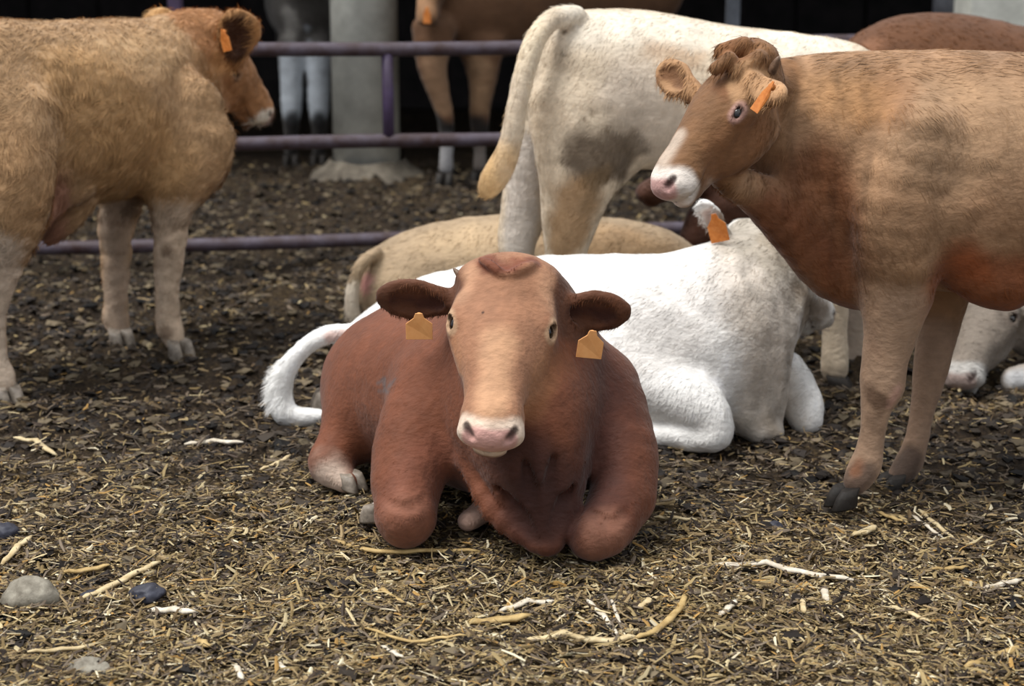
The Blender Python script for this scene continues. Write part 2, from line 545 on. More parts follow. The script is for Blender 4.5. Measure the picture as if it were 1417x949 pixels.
# ------------------------------------------------------------------ head
class Head:
    def __init__(s, B, poll, muz, nhint, wide=1.0, deep=1.0, size=None, ea=0.160, lid=0.0155):
        s.ea = ea
        s.poll = np.array(poll, float); d = np.array(muz, float)-s.poll
        s.len = np.linalg.norm(d) if size is None else size
        s.f = nrm(d); s.n = nrm(np.array(nhint, float)-s.f*np.dot(nhint, s.f)); s.s = np.cross(s.f, s.n)
        s.k = s.len/0.47; s.wide = wide; s.deep = deep; s.B = B
        at = s.at; k = s.k; W = wide; Dp = deep
        def ch(lst, kk=0.04, ki=0.035, c=0.0, op='add'):
            B.chain([(at(a, b, cc), w*k*W, h*k*Dp) for a, b, cc, w, h in lst], kk*k, ki*k, s.s, op)
        # skull and face
        ch([(0.045, -0.055, 0, 0.100, 0.070), (0.13, -0.045, 0, 0.110, 0.080), (0.20, -0.045, 0, 0.098, 0.082), (0.30, -0.040, 0, 0.070, 0.066), (0.40, -0.036, 0, 0.058, 0.050)], 0.05)
        ch([(0.015, -0.03, 0, 0.075, 0.035), (0.06, -0.01, 0, 0.085, 0.035)], 0.03)
        # muzzle pad
        ch([(0.405, -0.035, 0, 0.060, 0.050), (0.440, -0.038, 0, 0.072, 0.046)], 0.03)
        for q in (-1, 1): B.group([Seg(at(0.43, -0.060, q*0.048*W), .024*k, .024*k, at(0.39, -0.062, q*0.050*W), .020*k, .024*k, s.s)], 0.02*k, 0.01)
        # chin and jaw
        ch([(0.446, -0.104, 0, 0.038, 0.021), (0.33, -0.105, 0, 0.040, 0.034), (0.22, -0.130, 0, 0.055, 0.045)], 0.028)
        for q in (-1, 1):
            ch([(0.13, -0.115, q*0.050, 0.034, 0.075), (0.20, -0.120, q*0.045, 0.034, 0.060), (0.28, -0.09, q*0.034, 0.026, 0.045)], 0.03)
            # brow, cheek bone
            B.group([Seg(at(0.105, -0.012, q*0.080*W), .030*k, .026*k, at(0.150, -0.012, q*0.097*W), .026*k, .022*k, s.s)], 0.025*k, 0.01)
            B.group([Seg(at(0.175, -0.045, q*0.095*W), .020*k, .020*k, at(0.26, -0.050, q*0.066*W), .016*k, .016*k, s.s)], 0.03*k, 0.01)
            # eye socket
            ed = s.eye_dir(q); ef = nrm(s.f*0.95-s.n*0.3); ef = nrm(ef-ed*np.dot(ef, ed)); en = np.cross(ef, ed)
            B.ell(s.eye_pos(q), (ef, en, ed), (0.032*k, 0.026*k, 0.0275*k), 0.018)
            B.ell(s.eye_pos(q)+ed*0.024*k, (ef, en, ed), (0.0205*k, lid*k, 0.015*k), 0.003, 'sub')
            # nostrils
            B.group([Seg(at(0.475, -0.012, q*0.040*W), .009*k, .015*k, at(0.450, -0.002, q*0.058*W), .007*k, .011*k, s.s)], 0.008, 0.005, 'sub')
        # mouth groove
        for q in (-1, 1):
            B.group([Seg(at(0.462, -0.083, 0), .007, .005, at(0.430, -0.082, q*0.050*W), .007, .005, s.s),
                     Seg(at(0.430, -0.082, q*0.050*W), .007, .005, at(0.345, -0.072, q*0.066*W), .006, .004, s.s)], 0.008, 0.006, 'sub')
    def at(s, a, b, c):
        return s.poll+(s.f*a+s.n*b+s.s*c)*s.k
    def eye_pos(s, q, out=0.0):
        return s.at(s.ea, -0.026, q*(0.094*s.wide+out))
    def eye_dir(s, q): return nrm(s.s*q*0.80+s.n*0.55+s.f*0.1)
    def ear(s, q, tip, opening, w=0.048, th=0.015, base=None, hollow=0.6):
        b = s.at(0.055, -0.075, q*0.085*s.wide) if base is None else np.array(base, float)
        tip = np.array(tip, float); ax = nrm(tip-b); L = np.linalg.norm(tip-b)
        op = nrm(np.array(opening, float)-ax*np.dot(opening, ax)); sd = np.cross(ax, op)
        B = s.B
        B.chain([(b, 0.026, 0.024), (b+ax*L*0.30, w*0.70, th*1.25), (b+ax*L*0.56, w, th), (b+ax*L*0.80, w*0.86, th*0.9), (b+ax*L*0.95, w*0.45, th*0.7)], 0.02, 0.02, sd)
        c0 = b+op*th*1.0
        B.chain([(c0+ax*L*0.28, w*0.25, th*0.45), (c0+ax*L*0.55, w*0.66, th*0.85*hollow+0.002), (c0+ax*L*0.80, w*0.38, th*0.6*hollow+0.002)], 0.008, 0.015, sd, 'sub')
        return b, ax, L, op, sd
    def eyes(s, parent, sides=(-1, 1), r=0.0235):
        for q in sides:
            rot = Matrix((Vector(s.f), Vector(s.n), Vector(s.s))).transposed()
            sphere_mesh('eye', s.eye_pos(q)+s.eye_dir(q)*0.001, r*s.k, MAT['eye'], parent, (1.0, 1.0, 1.0), rot)
    def paint_face(s, muzzle='c79f95', ring='d8c4ae', eyering=None, dark_nostril='2a1512', muz_r=0.058):
        B = s.B; at = s.at
        if ring: B.paint(at(0.455, -0.045, -0.035*s.wide), at(0.455, -0.045, 0.035*s.wide), muz_r*s.k, ring, 0.02, 1, 0.006, 40)
        if ring: B.paint(at(0.42, -0.09, 0), at(0.37, -0.10, 0), 0.035*s.k, ring, 0.03, .8, 0.006, 40)
        if muzzle: B.paint(at(0.475, -0.025, -0.032*s.wide), at(0.475, -0.025, 0.032*s.wide), 0.034*s.k, muzzle, 0.014, 1, 0.002, 40)
        for q in (-1, 1):
            B.paint(at(0.470, -0.012, q*0.044*s.wide), at(0.448, -0.004, q*0.056*s.wide), 0.012*s.k, dark_nostril, 0.008, .9, 0.0, 40)
            B.paint(at(0.46, -0.086, 0), at(0.43, -0.082, q*0.05*s.wide), 0.006*s.k, '4a2a22', 0.008, .8, 0, 40)
            B.paint(at(0.43, -0.082, q*0.05*s.wide), at(0.345, -0.072, q*0.066*s.wide), 0.005*s.k, '4a2a22', 0.008, .7, 0, 40)
            ep = s.eye_pos(q)+s.eye_dir(q)*.026*s.k
            if eyering: B.paint(ep-s.f*.012, ep+s.f*.012, 0.023*s.k, eyering, 0.014, .8, 0.003, 40)
            B.paint(ep-s.f*.010, ep+s.f*.010, 0.0115*s.k, '2a1712', 0.008, .95, 0.0, 40)

def finish_cow(B, label, base, root_loc, name='cow', mat='coat', group=None, fur=None):
    root = empty(name, root_loc)
    tag(root, label, 'cow', group)
    V, F = B.build()
    C = B.colour(V, base)
    me = mesh_np('body', V-np.array(root.location), F, MAT[mat], C)
    o = link('body', me); o.parent = root
    if fur:
        make_fur('coat_hair', V, F, C, parent=root, **fur)
    return root, V, F, C

def cone_bud(base, tip, r, parent):
    import bmesh
    bm = bmesh.new()
    d = nrm(np.array(tip)-base); L = np.linalg.norm(np.array(tip)-base)
    rings = []
    x = nrm(np.cross(d, [0.3, 0.9, 0.2])); y = np.cross(d, x)
    for t, q in ((0, 1), (0.4, .92), (0.75, .6), (0.95, .25)):
        rings.append([bm.verts.new(np.array(base)+d*L*t+(x*math.cos(a)+y*math.sin(a))*r*q-np.array(parent.location)) for a in np.linspace(0, 2*math.pi, 10, endpoint=False)])
    for r1, r2 in zip(rings[:-1], rings[1:]):
        for i in range(10): bm.faces.new((r1[i], r1[(i+1) % 10], r2[(i+1) % 10], r2[i]))
    bm.faces.new(rings[-1])
    bmesh.ops.recalc_face_normals(bm, faces=bm.faces)
    for f in bm.faces: f.smooth = True
    me = bpy.data.meshes.new('horn_bud'); bm.to_mesh(me); bm.free(); me.materials.append(MAT['horn'])
    o = link('horn_bud', me); o.parent = parent
    return o
# ------------------------------------------------------------------ ground
def build_ground():
    ys = [0.6]
    while ys[-1] < 19:
        y = ys[-1]; ys.append(y+(0.05 if y < 3.1 else 0.0125 if y < 5.6 else 0.02 if y < 8 else 0.045 if y < 12.5 else 0.3))
    ys = np.array(ys)
    n = 330
    s = np.linspace(-1, 1, n)
    half = 1.45+np.clip(ys-4, 0, None)*0.42
    X = s[None, :]*half[:, None]; Yg = np.tile(ys[:, None], (1, n))
    # outer aprons
    Z = ground_h(X, Yg)
    ext = np.array([-9.0, 9.0])
    X = np.concatenate([np.full((len(ys), 1), ext[0]), X, np.full((len(ys), 1), ext[1])], 1)
    Yg = np.tile(ys[:, None], (1, n+2)); Z = np.concatenate([Z[:, :1], Z, Z[:, -1:]], 1)
    V = np.stack([X, Yg, Z], -1).reshape(-1, 3)
    i = np.arange(len(ys)-1)[:, None]*(n+2)+np.arange(n+1)[None, :]
    F = np.stack([i, i+1, i+n+3, i+n+2], -1).reshape(-1, 4)
    m, nt, b = mat_new('trampled_manure_and_litter'); N, L = nt.nodes, nt.links
    tc = N.new('ShaderNodeTexCoord')
    n1 = N.new('ShaderNodeTexNoise'); n1.inputs['Scale'].default_value = 55; n1.inputs['Detail'].default_value = 8; n1.inputs['Roughness'].default_value = 0.7
    n2 = N.new('ShaderNodeTexNoise'); n2.inputs['Scale'].default_value = 2.2; n2.inputs['Detail'].default_value = 6
    L.new(tc.outputs['Object'], n1.inputs['Vector']); L.new(tc.outputs['Object'], n2.inputs['Vector'])
    r1 = N.new('ShaderNodeValToRGB'); r2 = N.new('ShaderNodeValToRGB')
    for r, cs in ((r1, ('17120e', '33291f', '54452f')), (r2, ('3a2f22', '64533a', '8e7850'))):
        r.color_ramp.elements[0].position = 0.34; r.color_ramp.elements[1].position = 0.72
        r.color_ramp.elements[0].color = (*lin(cs[0]), 1); r.color_ramp.elements[1].color = (*lin(cs[2]), 1)
        e = r.color_ramp.elements.new(0.52); e.color = (*lin(cs[1]), 1)
        L.new(n1.outputs['Fac'], r.inputs[0])
    at = N.new('ShaderNodeAttribute'); at.attribute_name = 'Col'
    mix = N.new('ShaderNodeMix'); mix.data_type = 'RGBA'
    L.new(at.outputs['Fac'], mix.inputs['Factor']); L.new(r1.outputs[0], mix.inputs[6]); L.new(r2.outputs[0], mix.inputs[7])
    L.new(mix.outputs[2], b.inputs['Base Color'])
    bp = N.new('ShaderNodeBump'); bp.inputs['Strength'].default_value = 0.9; bp.inputs['Distance'].default_value = 0.02
    L.new(n1.outputs['Fac'], bp.inputs['Height']); L.new(bp.outputs[0], b.inputs['Normal'])
    b.inputs['Roughness'].default_value = 0.85; b.inputs['Specular IOR Level'].default_value = 0.2
    strawy = strawiness(V[:, 0], V[:, 1])
    me = mesh_np('ground', V, F, m, np.repeat(strawy[:, None], 3, 1))
    o = link('ground', me); o['kind'] = 'structure'
    return o

def strawiness(x, y):
    """0 dark trampled manure .. 1 dry straw litter"""
    p = np.stack([x, y, np.zeros_like(x)], -1)
    s = np.clip((5.35-y)/1.1, 0, 1)*0.9+0.06
    s = s+(fbm(p, 1.6, 3, 31)-0.5)*0.75
    s = s-0.45*np.exp(-(((x-1.55)/0.45)**2+((y-5.0)/0.5)**2))
    s = s-0.35*np.exp(-(((x+0.9)/0.8)**2+((y-5.6)/0.7)**2))
    return np.clip(s, 0, 1)

def build_straw():
    rng = np.random.default_rng(11)
    pal = [lin(c) for c in ('9f8b62', '7b6845', 'b8a883', '5d4c34', 'cdc1a4', '40342a', '8c7857', '6f6253', 'a58149', '29211a')]
    def batch(name, n, y0, y1, xs, lr, wr, ww, clump, label, flat=0.22):
        y = y0+(y1-y0)*rng.random(n)
        x = (rng.random(n)*2-1)*(xs[0]+xs[1]*y)
        st = strawiness(x, y)
        keep = (rng.random(n) < (clump+(1-clump)*st)) & (np.hypot(x+0.97, y-11.4) > .3)
        x, y, st = x[keep], y[keep], st[keep]; n = len(x)
        z = ground_h(x, y)
        L = lr[0]+(lr[1]-lr[0])*rng.random(n)**2.2
        W = wr[0]+(wr[1]-wr[0])*rng.random(n)**1.8
        az = rng.random(n)*2*math.pi; el = rng.normal(0, flat, n)
        d = np.stack([np.cos(az)*np.cos(el), np.sin(az)*np.cos(el), np.sin(el)], 1)
        sd = np.stack([-np.sin(az), np.cos(az), rng.normal(0, 0.3, n)], 1)
        up = np.cross(d, sd); up *= np.sign(up[:, 2:3]+1e-6)
        c = np.stack([x, y, z+0.004+0.012*rng.random(n)+np.abs(np.sin(el))*L*0.35], 1)
        bend = rng.normal(0, 0.10, n)[:, None]*L[:, None]
        k = 3
        Vs = []
        for t, ws in ((-0.5, 0.7), (0.0, 1.0), (0.5, 0.6)):
            cc = c+d*(L*t)[:, None]+sd*bend*(1-4*t*t)
            w = (W*ws)[:, None]
            Vs += [cc-sd*w, cc+up*w*0.55, cc+sd*w]
        V = np.stack(Vs, 1).reshape(-1, 3)
        i0 = (np.arange(n)*9)[:, None]
        q = [[0, 1, 4, 3], [1, 2, 5, 4], [3, 4, 7, 6], [4, 5, 8, 7]]
        F = np.concatenate([i0+np.array(a) for a in q])
        wts = np.array(ww, float)
        pi = rng.choice(len(pal), n, p=wts/wts.sum())
        dark = rng.random(n) > (0.35+0.75*st)
        pi[dark] = rng.choice([3, 5, 7, 9], dark.sum())
        col = np.array(pal)[pi]*(0.75+0.5*rng.random(n))[:, None]
        me = mesh_np(name, V, F, MAT['straw'], np.repeat(np.clip(col, 0, 1), 9, 0), False)
        o = link(name, me)
        tag(o, label, 'straw', kind='stuff')
    batch('straw_litter', 105000, 3.3, 5.9, (0.15, 0.32), (0.008, 0.062), (0.0013, 0.0056), (5, 6, 3, 6, 1.2, 5, 6, 6, 1.2, 5), 0.16, 'chopped dry straw litter scattered over the near ground')
    batch('straw_chaff', 30000, 5.6, 12.0, (0.15, 0.33), (0.012, 0.06), (0.003, 0.009), (2, 5, 1, 5, .4, 6, 4, 5, .6, 7), 0.5, 'dark trampled straw and dung crumbs on the far ground')
    # clods
    def clods(name, n, y0, y1, rr, label, cols):
        y = y0+(y1-y0)*rng.random(n); x = (rng.random(n)*2-1)*(0.15+0.33*y)
        st = strawiness(x, y); keep = (rng.random(n) > st*0.7) & (np.hypot(x+0.97, y-11.4) > .3); x, y = x[keep], y[keep]; n = len(x)
        z = ground_h(x, y); r = rr[0]+(rr[1]-rr[0])*rng.random(n)**2.5
        oc = np.array([(1,0,0),(0,1,0),(-1,0,0),(0,-1,0),(.6,.6,.5),(-.6,.6,.5),(-.6,-.6,.5),(.6,-.6,.5),(0,0,.75)])
        jit = 0.45+0.9*rng.random((n, 9))
        V = np.stack([x, y, z], 1)[:, None, :]+oc[None]*(jit*r[:, None])[..., None]*np.array([1.2, 1.0, 0.8])
        ro = rng.random(n)*6.28; cr, sr = np.cos(ro)[:, None], np.sin(ro)[:, None]; D_ = V-np.stack([x, y, z], 1)[:, None, :]
        V = np.stack([x, y, z], 1)[:, None, :]+np.stack([D_[..., 0]*cr-D_[..., 1]*sr, D_[..., 0]*sr+D_[..., 1]*cr, D_[..., 2]], -1)
        T = np.array([[0,4,7],[0,1,4],[1,5,4],[1,2,5],[2,6,5],[2,3,6],[3,7,6],[3,0,7],[4,5,8],[5,6,8],[6,7,8],[7,4,8]])
        F = ((np.arange(n)*9)[:, None, None]+T[None]).reshape(-1, 3)
        pal2 = np.array([lin(c) for c in cols])
        col = pal2[rng.integers(0, len(cols), n)]*(0.7+0.6*rng.random(n))[:, None]
        me = mesh_np(name, V.reshape(-1, 3), F, MAT['straw'], np.repeat(col, 9, 0), False)
        tag(link(name, me), label, 'dirt', kind='stuff')
    clods('dirt_crumbs', 42000, 3.4, 12.0, (0.004, 0.030), 'crumbly dark dung clods between the straw', ('221c18', '383028', '4e4435', '2a2420', '6a5e4a', '13100e'))

def tube_mesh(name, pts, radii, mat, seg=8, flat=1.0):
    pts = [np.array(p, float) for p in pts]; vs = []; fs = []
    for i, p in enumerate(pts):
        d = nrm(pts[min(i+1, len(pts)-1)]-pts[max(i-1, 0)])
        sd = nrm(np.cross(d, [0, 0, 1]) if abs(d[2]) < .9 else np.cross(d, [0, 1, 0])); up = np.cross(sd, d)
        for k in range(seg):
            a = 2*math.pi*k/seg
            vs.append(p+(sd*math.cos(a)+up*math.sin(a)*flat)*radii[i])
    for i in range(len(pts)-1):
        for k in range(seg):
            fs.append([i*seg+k, i*seg+(k+1) % seg, (i+1)*seg+(k+1) % seg, (i+1)*seg+k])
    me = bpy.data.meshes.new(name)
    fs.append(list(range(seg))[::-1]); fs.append([(len(pts)-1)*seg+k for k in range(seg)])
    me.from_pydata([tuple(v) for v in vs], [], fs)
    for p in me.polygons: p.use_smooth = len(p.vertices) == 4
    me.materials.append(mat)
    return me

build_ground()

# ------------------------------------------------------------------ shed behind the yard
def box_mesh(name, lo, hi, mat, bevel=0.0):
    import bmesh
    bm = bmesh.new(); bmesh.ops.create_cube(bm, size=1)
    lo = np.array(lo, float); hi = np.array(hi, float)
    bmesh.ops.transform(bm, matrix=Matrix.Translation(Vector((lo+hi)/2)) @ Matrix.Diagonal((*(hi-lo), 1)), verts=bm.verts)
    if bevel: bmesh.ops.bevel(bm, geom=bm.edges[:], offset=bevel, segments=2, affect='EDGES')
    me = bpy.data.meshes.new(name); bm.to_mesh(me); bm.free(); me.materials.append(mat)
    return me
def struct(name, me):
    o = link(name, me); o['kind'] = 'structure'; return o
shed = struct('wall_back', box_mesh('wall_back', (-9, 16.0, -0.1), (9, 16.2, 4.2), MAT['shed']))
for i in range(28):
    x = -8.9+i*0.64
    q = link('plank', box_mesh('plank', (x, 15.94, 0), (x+0.61, 16.0, 4.1), MAT['shed'], 0.008)); q.parent = shed
for nm, x in (('wall_left', -9.1), ('wall_right', 9.0)):
    struct(nm, box_mesh(nm, (x, 9.4, -0.1), (x+0.1, 16.2, 4.0), MAT['shed']))
struct('ceiling', box_mesh('ceiling', (-9, 11.4, 3.6), (9, 16.2, 3.7), MAT['roof']))
struct('trim_1', box_mesh('trim_1', (-9, 11.3, 3.2), (9, 11.4, 3.75), MAT['roof']))

def column(label, c, r, h):
    root = empty('concrete_column', (c[0], c[1], 0)); tag(root, label, 'column')
    vs = [(0, 0, -0.05), (0, 0, h)]
    me = tube_mesh('shaft', [(0, 0, -.05), (0, 0, h*.5), (0, 0, h)], [r*1.03, r, r], MAT['concrete'], 36)
    o = link('shaft', me); o.parent = root
    rr = [r*1.85, r*1.7, r*1.35, r*1.12]
    zz = [-.05, .02, .06, .12]
    seg = 30; V = []; F = []
    for z, q in zip(zz, rr):
        for k in range(seg):
            a = 2*math.pi*k/seg; w = 1+0.08*math.sin(3*a)+0.03*math.sin(7*a+2)
            V.append((math.cos(a)*q*w, math.sin(a)*q*w, z+0.006*math.sin(5*a)))
    for i in range(3):
        for k in range(seg): F.append([i*seg+k, i*seg+(k+1) % seg, (i+1)*seg+(k+1) % seg, (i+1)*seg+k])
    me = bpy.data.meshes.new('footing'); me.from_pydata(V, [], F); me.materials.append(MAT['dung'])
    for p in me.polygons: p.use_smooth = True
    o = link('footing', me); o.parent = root
    return root
cpt = P(508, 245, 11.4)
column('round grey concrete column on a rough footing behind the pipe fence', (cpt[0], 11.4), 0.218, 3.58)
# square concrete pier at the right edge
root = empty('concrete_pier', (3.72, 11.4, 0)); tag(root, 'square concrete pier with a joint line behind the brown cow back', 'column')
x0 = P(1330, 30, 11.3)[0]-3.72
for z0, z1 in ((-0.05, 0.62), (0.63, 1.31), (1.325, 1.75), (1.765, 3.58)):
    o = link('concrete_block', box_mesh('concrete_block', (x0, -0.3, z0), (x0+0.75, 0.3, z1), MAT['concrete'], 0.01)); o.parent = root
x1 = P(1287, 30, 11.6)[0]-3.72
o = link('shaded_side', box_mesh('shaded_side', (x1, 0.1, 0), (x0, 0.16, 3.58), simple('shaded_side_grey', '5c5e66', 0.6, c2='3c3d44'), 0.004)); o.parent = root  # dark strip for the pier's shaded side, shade put into its colour
# slim steel uprights carrying the roof
for px, lab in ((1014, 'slim grey steel upright standing behind the cream cow'), (243, 'slim violet steel upright behind the head of the left tan cow')):
    p = P(px, 20, 10.4)
    root = empty('steel_upright', (p[0], 10.4, 0)); tag(root, lab, 'post')
    o = link('shaft', box_mesh('shaft', (-.04, -.04, -.05), (.04, .04, 2.9), MAT['violet'] if px < 500 else simple('grey_steel_post', '5f646c', .5, c2='44474d'), 0.006)); o.parent = root
    o = link('base_plate', box_mesh('base_plate', (-.09, -.09, -.04), (.09, .09, 0.03), MAT['pipe'], 0.004)); o.parent = root

# ------------------------------------------------------------------ pipe fence
def build_fence():
    def fy(x): return 8.05+(x+2.3)*0.17
    root = empty('pipe_fence', (0, fy(0), 0)); tag(root, 'horizontal steel pipe fence rails with chipped violet grey paint behind the cattle', 'fence')
    r0 = np.array(root.location)
    for z in (0.125, 0.60, 1.055, 1.50):
        pts = [np.array([x, fy(x), z+0.008*math.sin(x*1.7+z*5)])-r0 for x in np.linspace(-4.2, 4.2, 25)]
        if z > 1.4: pts = pts
        o = link('rail', tube_mesh('rail', pts, [0.034]*25, MAT['pipe'], 16)); o.parent = root
    for x, z0, z1, m in ((P(536, 130, 8.3)[0], 0.60, 1.05, 'violet'), (-3.0, -0.1, 1.55, 'violet'), (4.1, -0.1, 1.55, 'violet')):
        p = [np.array([x, fy(x)+(0.045 if z0 < 0 else 0), z])-r0 for z in (z0, (z0+z1)/2, z1)]
        o = link('post', tube_mesh('post', p, [0.028]*3, MAT[m], 16)); o.parent = root
build_fence()
# ------------------------------------------------------------------ centre cow: red-brown bull calf lying, facing the camera
def cow_centre():
    B = Body(0.0105, hf=0.0052, fine=((-0.40, 4.02, 0.36), (0.35, 4.50, 0.82)), lump=.004)
    A = np.array
    B.chain([(A([.06,4.36,.36]),.14,.19),(A([.035,4.46,.33]),.22,.26),(A([0,4.62,.32]),.285,.28),(A([-.14,4.85,.29]),.30,.27),(A([-.30,5.06,.25]),.29,.25),(A([-.37,5.16,.22]),.22,.20)], .06,.05,'Z')
    # hip bones, spine hint
    B.chain([(A([.02,4.60,.50]),.05,.10),(A([-.15,4.9,.47]),.04,.08),(A([-.33,5.12,.42]),.04,.06)],.08,.04,'Z')
    # neck
    B.chain([(A([.03,4.60,.44]),.22,.17),(A([.02,4.50,.56]),.185,.15),(A([0,4.44,.66]),.14,.11)], .07,.05,(1,0,0))
    # throat, dewlap and brisket
    B.chain([(A([0,4.36,.52]),.11,.10),(A([.04,4.30,.34]),.13,.10),(A([.07,4.265,.19]),.115,.07),(A([.088,4.235,.06]),.028,.035)], .05,.04,(1,0,0))
    for a,b,c,d in (((-.03,4.27,.42),(.015,4.225,.25),(.075,4.20,.06),.014),((.06,4.25,.42),(.070,4.20,.22),(.086,4.19,.04),.016),((.13,4.29,.40),(.125,4.225,.2),(.098,4.20,.045),.013),
                    ((-.13,4.36,.22),(-.055,4.27,.12),(.05,4.215,.045),.020),((.19,4.36,.26),(.155,4.27,.13),(.115,4.21,.05),.018)):
        B.chain([(A(a),d*.6,d*.6),(A(b),d*1.3,d*1.3),(A(c),d,d)], .034,.02)
    for g in (((.035,4.20,.27),(.055,4.175,.17),(.078,4.17,.07)),((.105,4.205,.28),(.100,4.175,.18),(.094,4.165,.08)),((-.04,4.26,.22),(.01,4.215,.14),(.055,4.18,.07)),((.15,4.25,.22),(.130,4.20,.14),(.108,4.17,.07))):
        B.chain([(A(g[0]),.008,.008),(A(g[1]),.017,.020),(A(g[2]),.009,.010)], .022,.01,op='sub')
    # near folded forelegs
    B.chain([(A([-.20,4.60,.36]),.13,.14),(A([-.26,4.48,.24]),.115,.125),(A([-.285,4.38,.15]),.092,.10)], .05,.04,(1,0,0))
    B.chain([(A([-.285,4.38,.15]),.090,.10),(A([-.283,4.31,.095]),.084,.088)], .018,.04,(1,0,0))
    B.chain([(A([-.275,4.31,.06]),.06,.05),(A([-.30,4.42,.045]),.045,.04),(A([-.36,4.47,.05]),.03,.03)], .03,.02)
    B.chain([(A([.24,4.60,.35]),.12,.14),(A([.295,4.46,.22]),.10,.125),(A([.30,4.36,.13]),.085,.095)], .05,.04,(1,0,0))
    B.chain([(A([.30,4.36,.13]),.083,.093),(A([.25,4.25,.08]),.072,.070),(A([.215,4.21,.062]),.058,.056)], .018,.04,(1,0,0))
    B.chain([(A([.20,4.22,.05]),.045,.04),(A([.16,4.4,.04]),.04,.035)], .03,.02)
    for x0_, x1_, y_, z_ in ((-.35,-.21,4.235,.145),(.20,.31,4.185,.125)):
        B.chain([(A([x0_,y_+.03,z_+.01]),.006,.006),(A([(x0_+x1_)/2,y_-.005,z_-.008]),.009,.008),(A([x1_,y_+.03,z_+.012]),.006,.006)], .022, .01, op='sub')
    # hind leg
    B.chain([(A([-.36,5.02,.24]),.17,.20),(A([-.46,4.92,.17]),.10,.13),(A([-.515,4.84,.11]),.065,.075),(A([-.535,4.79,.085]),.058,.06)], .06,.04,(1,0,0))
    B.chain([(A([-.535,4.79,.075]),.058,.056),(A([-.50,4.76,.05]),.04,.036),(A([-.475,4.74,.04]),.03,.03)], .03,.02)
    B.chain([(A([-.12,4.42,.035]),.032,.028),(A([-.06,4.5,.05]),.05,.035)], .03,.02)
    # tail
    B.chain([(A([-.42,5.30,.28]),.03,.03),(A([-.47,5.33,.14]),.02,.02),(A([-.46,5.26,.03]),.02,.02)], .03,.02)
    H = Head(B, P(702, 372, 4.42), P(678, 601, 4.035), (0.03, -.72, .69), wide=1.06, deep=1.0)
    for q in (-1, 1): B.chain([(H.at(.005,.035,q*.065),.006,.006),(H.at(.030,.050,q*.040),.011,.010),(H.at(.052,.048,q*.010),.009,.008)], .018, .01)
    B.calm = (H.at(.22,0,0), .24)
    for q in (-1, 1): B.ell(H.at(.018, -.03, q*.078), (H.s, H.n, H.f), (.045, .045, .038), .035)
    B.ell(H.at(-.005, -.03, 0), (H.s, H.n, H.f), (.085, .05, .045), .04)
    eL = H.ear(+1, P(520, 411, 4.44), (-.1, -1, -.35), w=.058, th=.018)
    eR = H.ear(-1, P(873, 432, 4.42), (.1, -1, -.35), w=.058, th=.018)
    base = '6e3f29'
    red = '6e3426'
    # darker, redder chest and neck, partly shade below the head painted into the coat
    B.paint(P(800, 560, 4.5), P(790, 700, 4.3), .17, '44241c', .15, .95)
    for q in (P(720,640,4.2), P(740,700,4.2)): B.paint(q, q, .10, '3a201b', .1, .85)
    B.paint(P(560, 700, 4.3), P(600, 640, 4.4), .09, '7c4c3a', .06, .7)
    B.paint(A([-.283,4.24,.10]), A([-.283,4.24,.05]), .07, '8b5c48', .06, .6)
    B.paint(A([.24,4.17,.09]), A([.24,4.17,.05]), .07, '8d604c', .06, .6)
    B.paint(A([-.535,4.79,.085]), A([-.52,4.74,.05]), .052, 'd8c0ae', .03, 1, .01)
    B.paint(A([-.12,4.42,.05]), A([-.06,4.5,.05]), .05, 'c9a898', .03, .9, .01)
    B.paint(A([-.36,4.47,.05]), A([-.345,4.40,.05]), .035, 'dccfc4', .02, 1, .005)
    # face
    B.paint(H.at(.02,0,0), H.at(.40,0,0), .13, '9c7054', .05, .9, .02)
    B.paint(H.at(.24,0.02,0), H.at(.40,0.02,0), .045, 'c39774', .05, .8, .02)
    for q in (-1, 1):
        B.paint(H.at(.22,-.06,q*.10), H.at(.34,-.07,q*.085), .05, '9a6b45', .04, .35, .02)
        B.paint(H.at(.04,.0,q*.09), H.at(.10,.0,q*.11), .035, 'bf9474', .05, .6, .02)
    B.paint(H.at(.0,.03,-.05), H.at(.03,.05,-.02), .03, '6b3926', .03, .9, .02, 30)
    B.paint(H.at(.0,.03,.05), H.at(.03,.05,.02), .03, '6b3926', .03, .9, .02, 30)
    B.paint(H.at(.20,-.10,.13), H.at(.10,-.10,.13), .05, '7d4c30', .05, .6)
    B.paint(H.at(.20,-.10,-.13), H.at(.10,-.10,-.13), .05, '7d4c30', .05, .6)
    for b, ax, L, op, sd in (eL, eR):
        B.paint(b, b+ax*L, .09, '5d3824', .03, 1, .02)
        B.paint(b+ax*L*.3+op*.012, b+ax*L*.75+op*.012, .022, '3c1e18', .03, .8, .02, 30)
    H.paint_face(muzzle='cfa096', ring='dcc6b2', eyering='bd9c7c')
    for a, c in ((.09,.07),(.12,-.015),(.135,-.075),(.02,.09),(.21,.0),(.19,-.005),(.045,-.05),(.27,.05),(.16,.045)):
        B.paint(H.at(a, .035, c), H.at(a, .035, c), .0035, '2c1710', .004, 1, 0)
    # worn freeze brand on the flank
    bc = P(543, 531, 4.70)
    for dx0, dz0, dx1, dz1 in ((-.035,.0,-.02,.012),(-.02,.012,-.018,-.014),(-.008,-.006,.008,.010),(.008,.010,.012,-.006),(.022,.0,.038,.010),(.038,.010,.036,-.006),(-.032,-.018,-.01,-.02)):
        for yy in np.arange(-.16, .17, .012):
            o_ = (P(543,531,4.70+yy)-bc)
            B.paint(bc+o_+A([dx0*1.2,0,dz0*1.2]), bc+o_+A([dx1*1.2,0,dz1*1.2]), .0055, '5b4f4d', .008, .85, .003, 60)
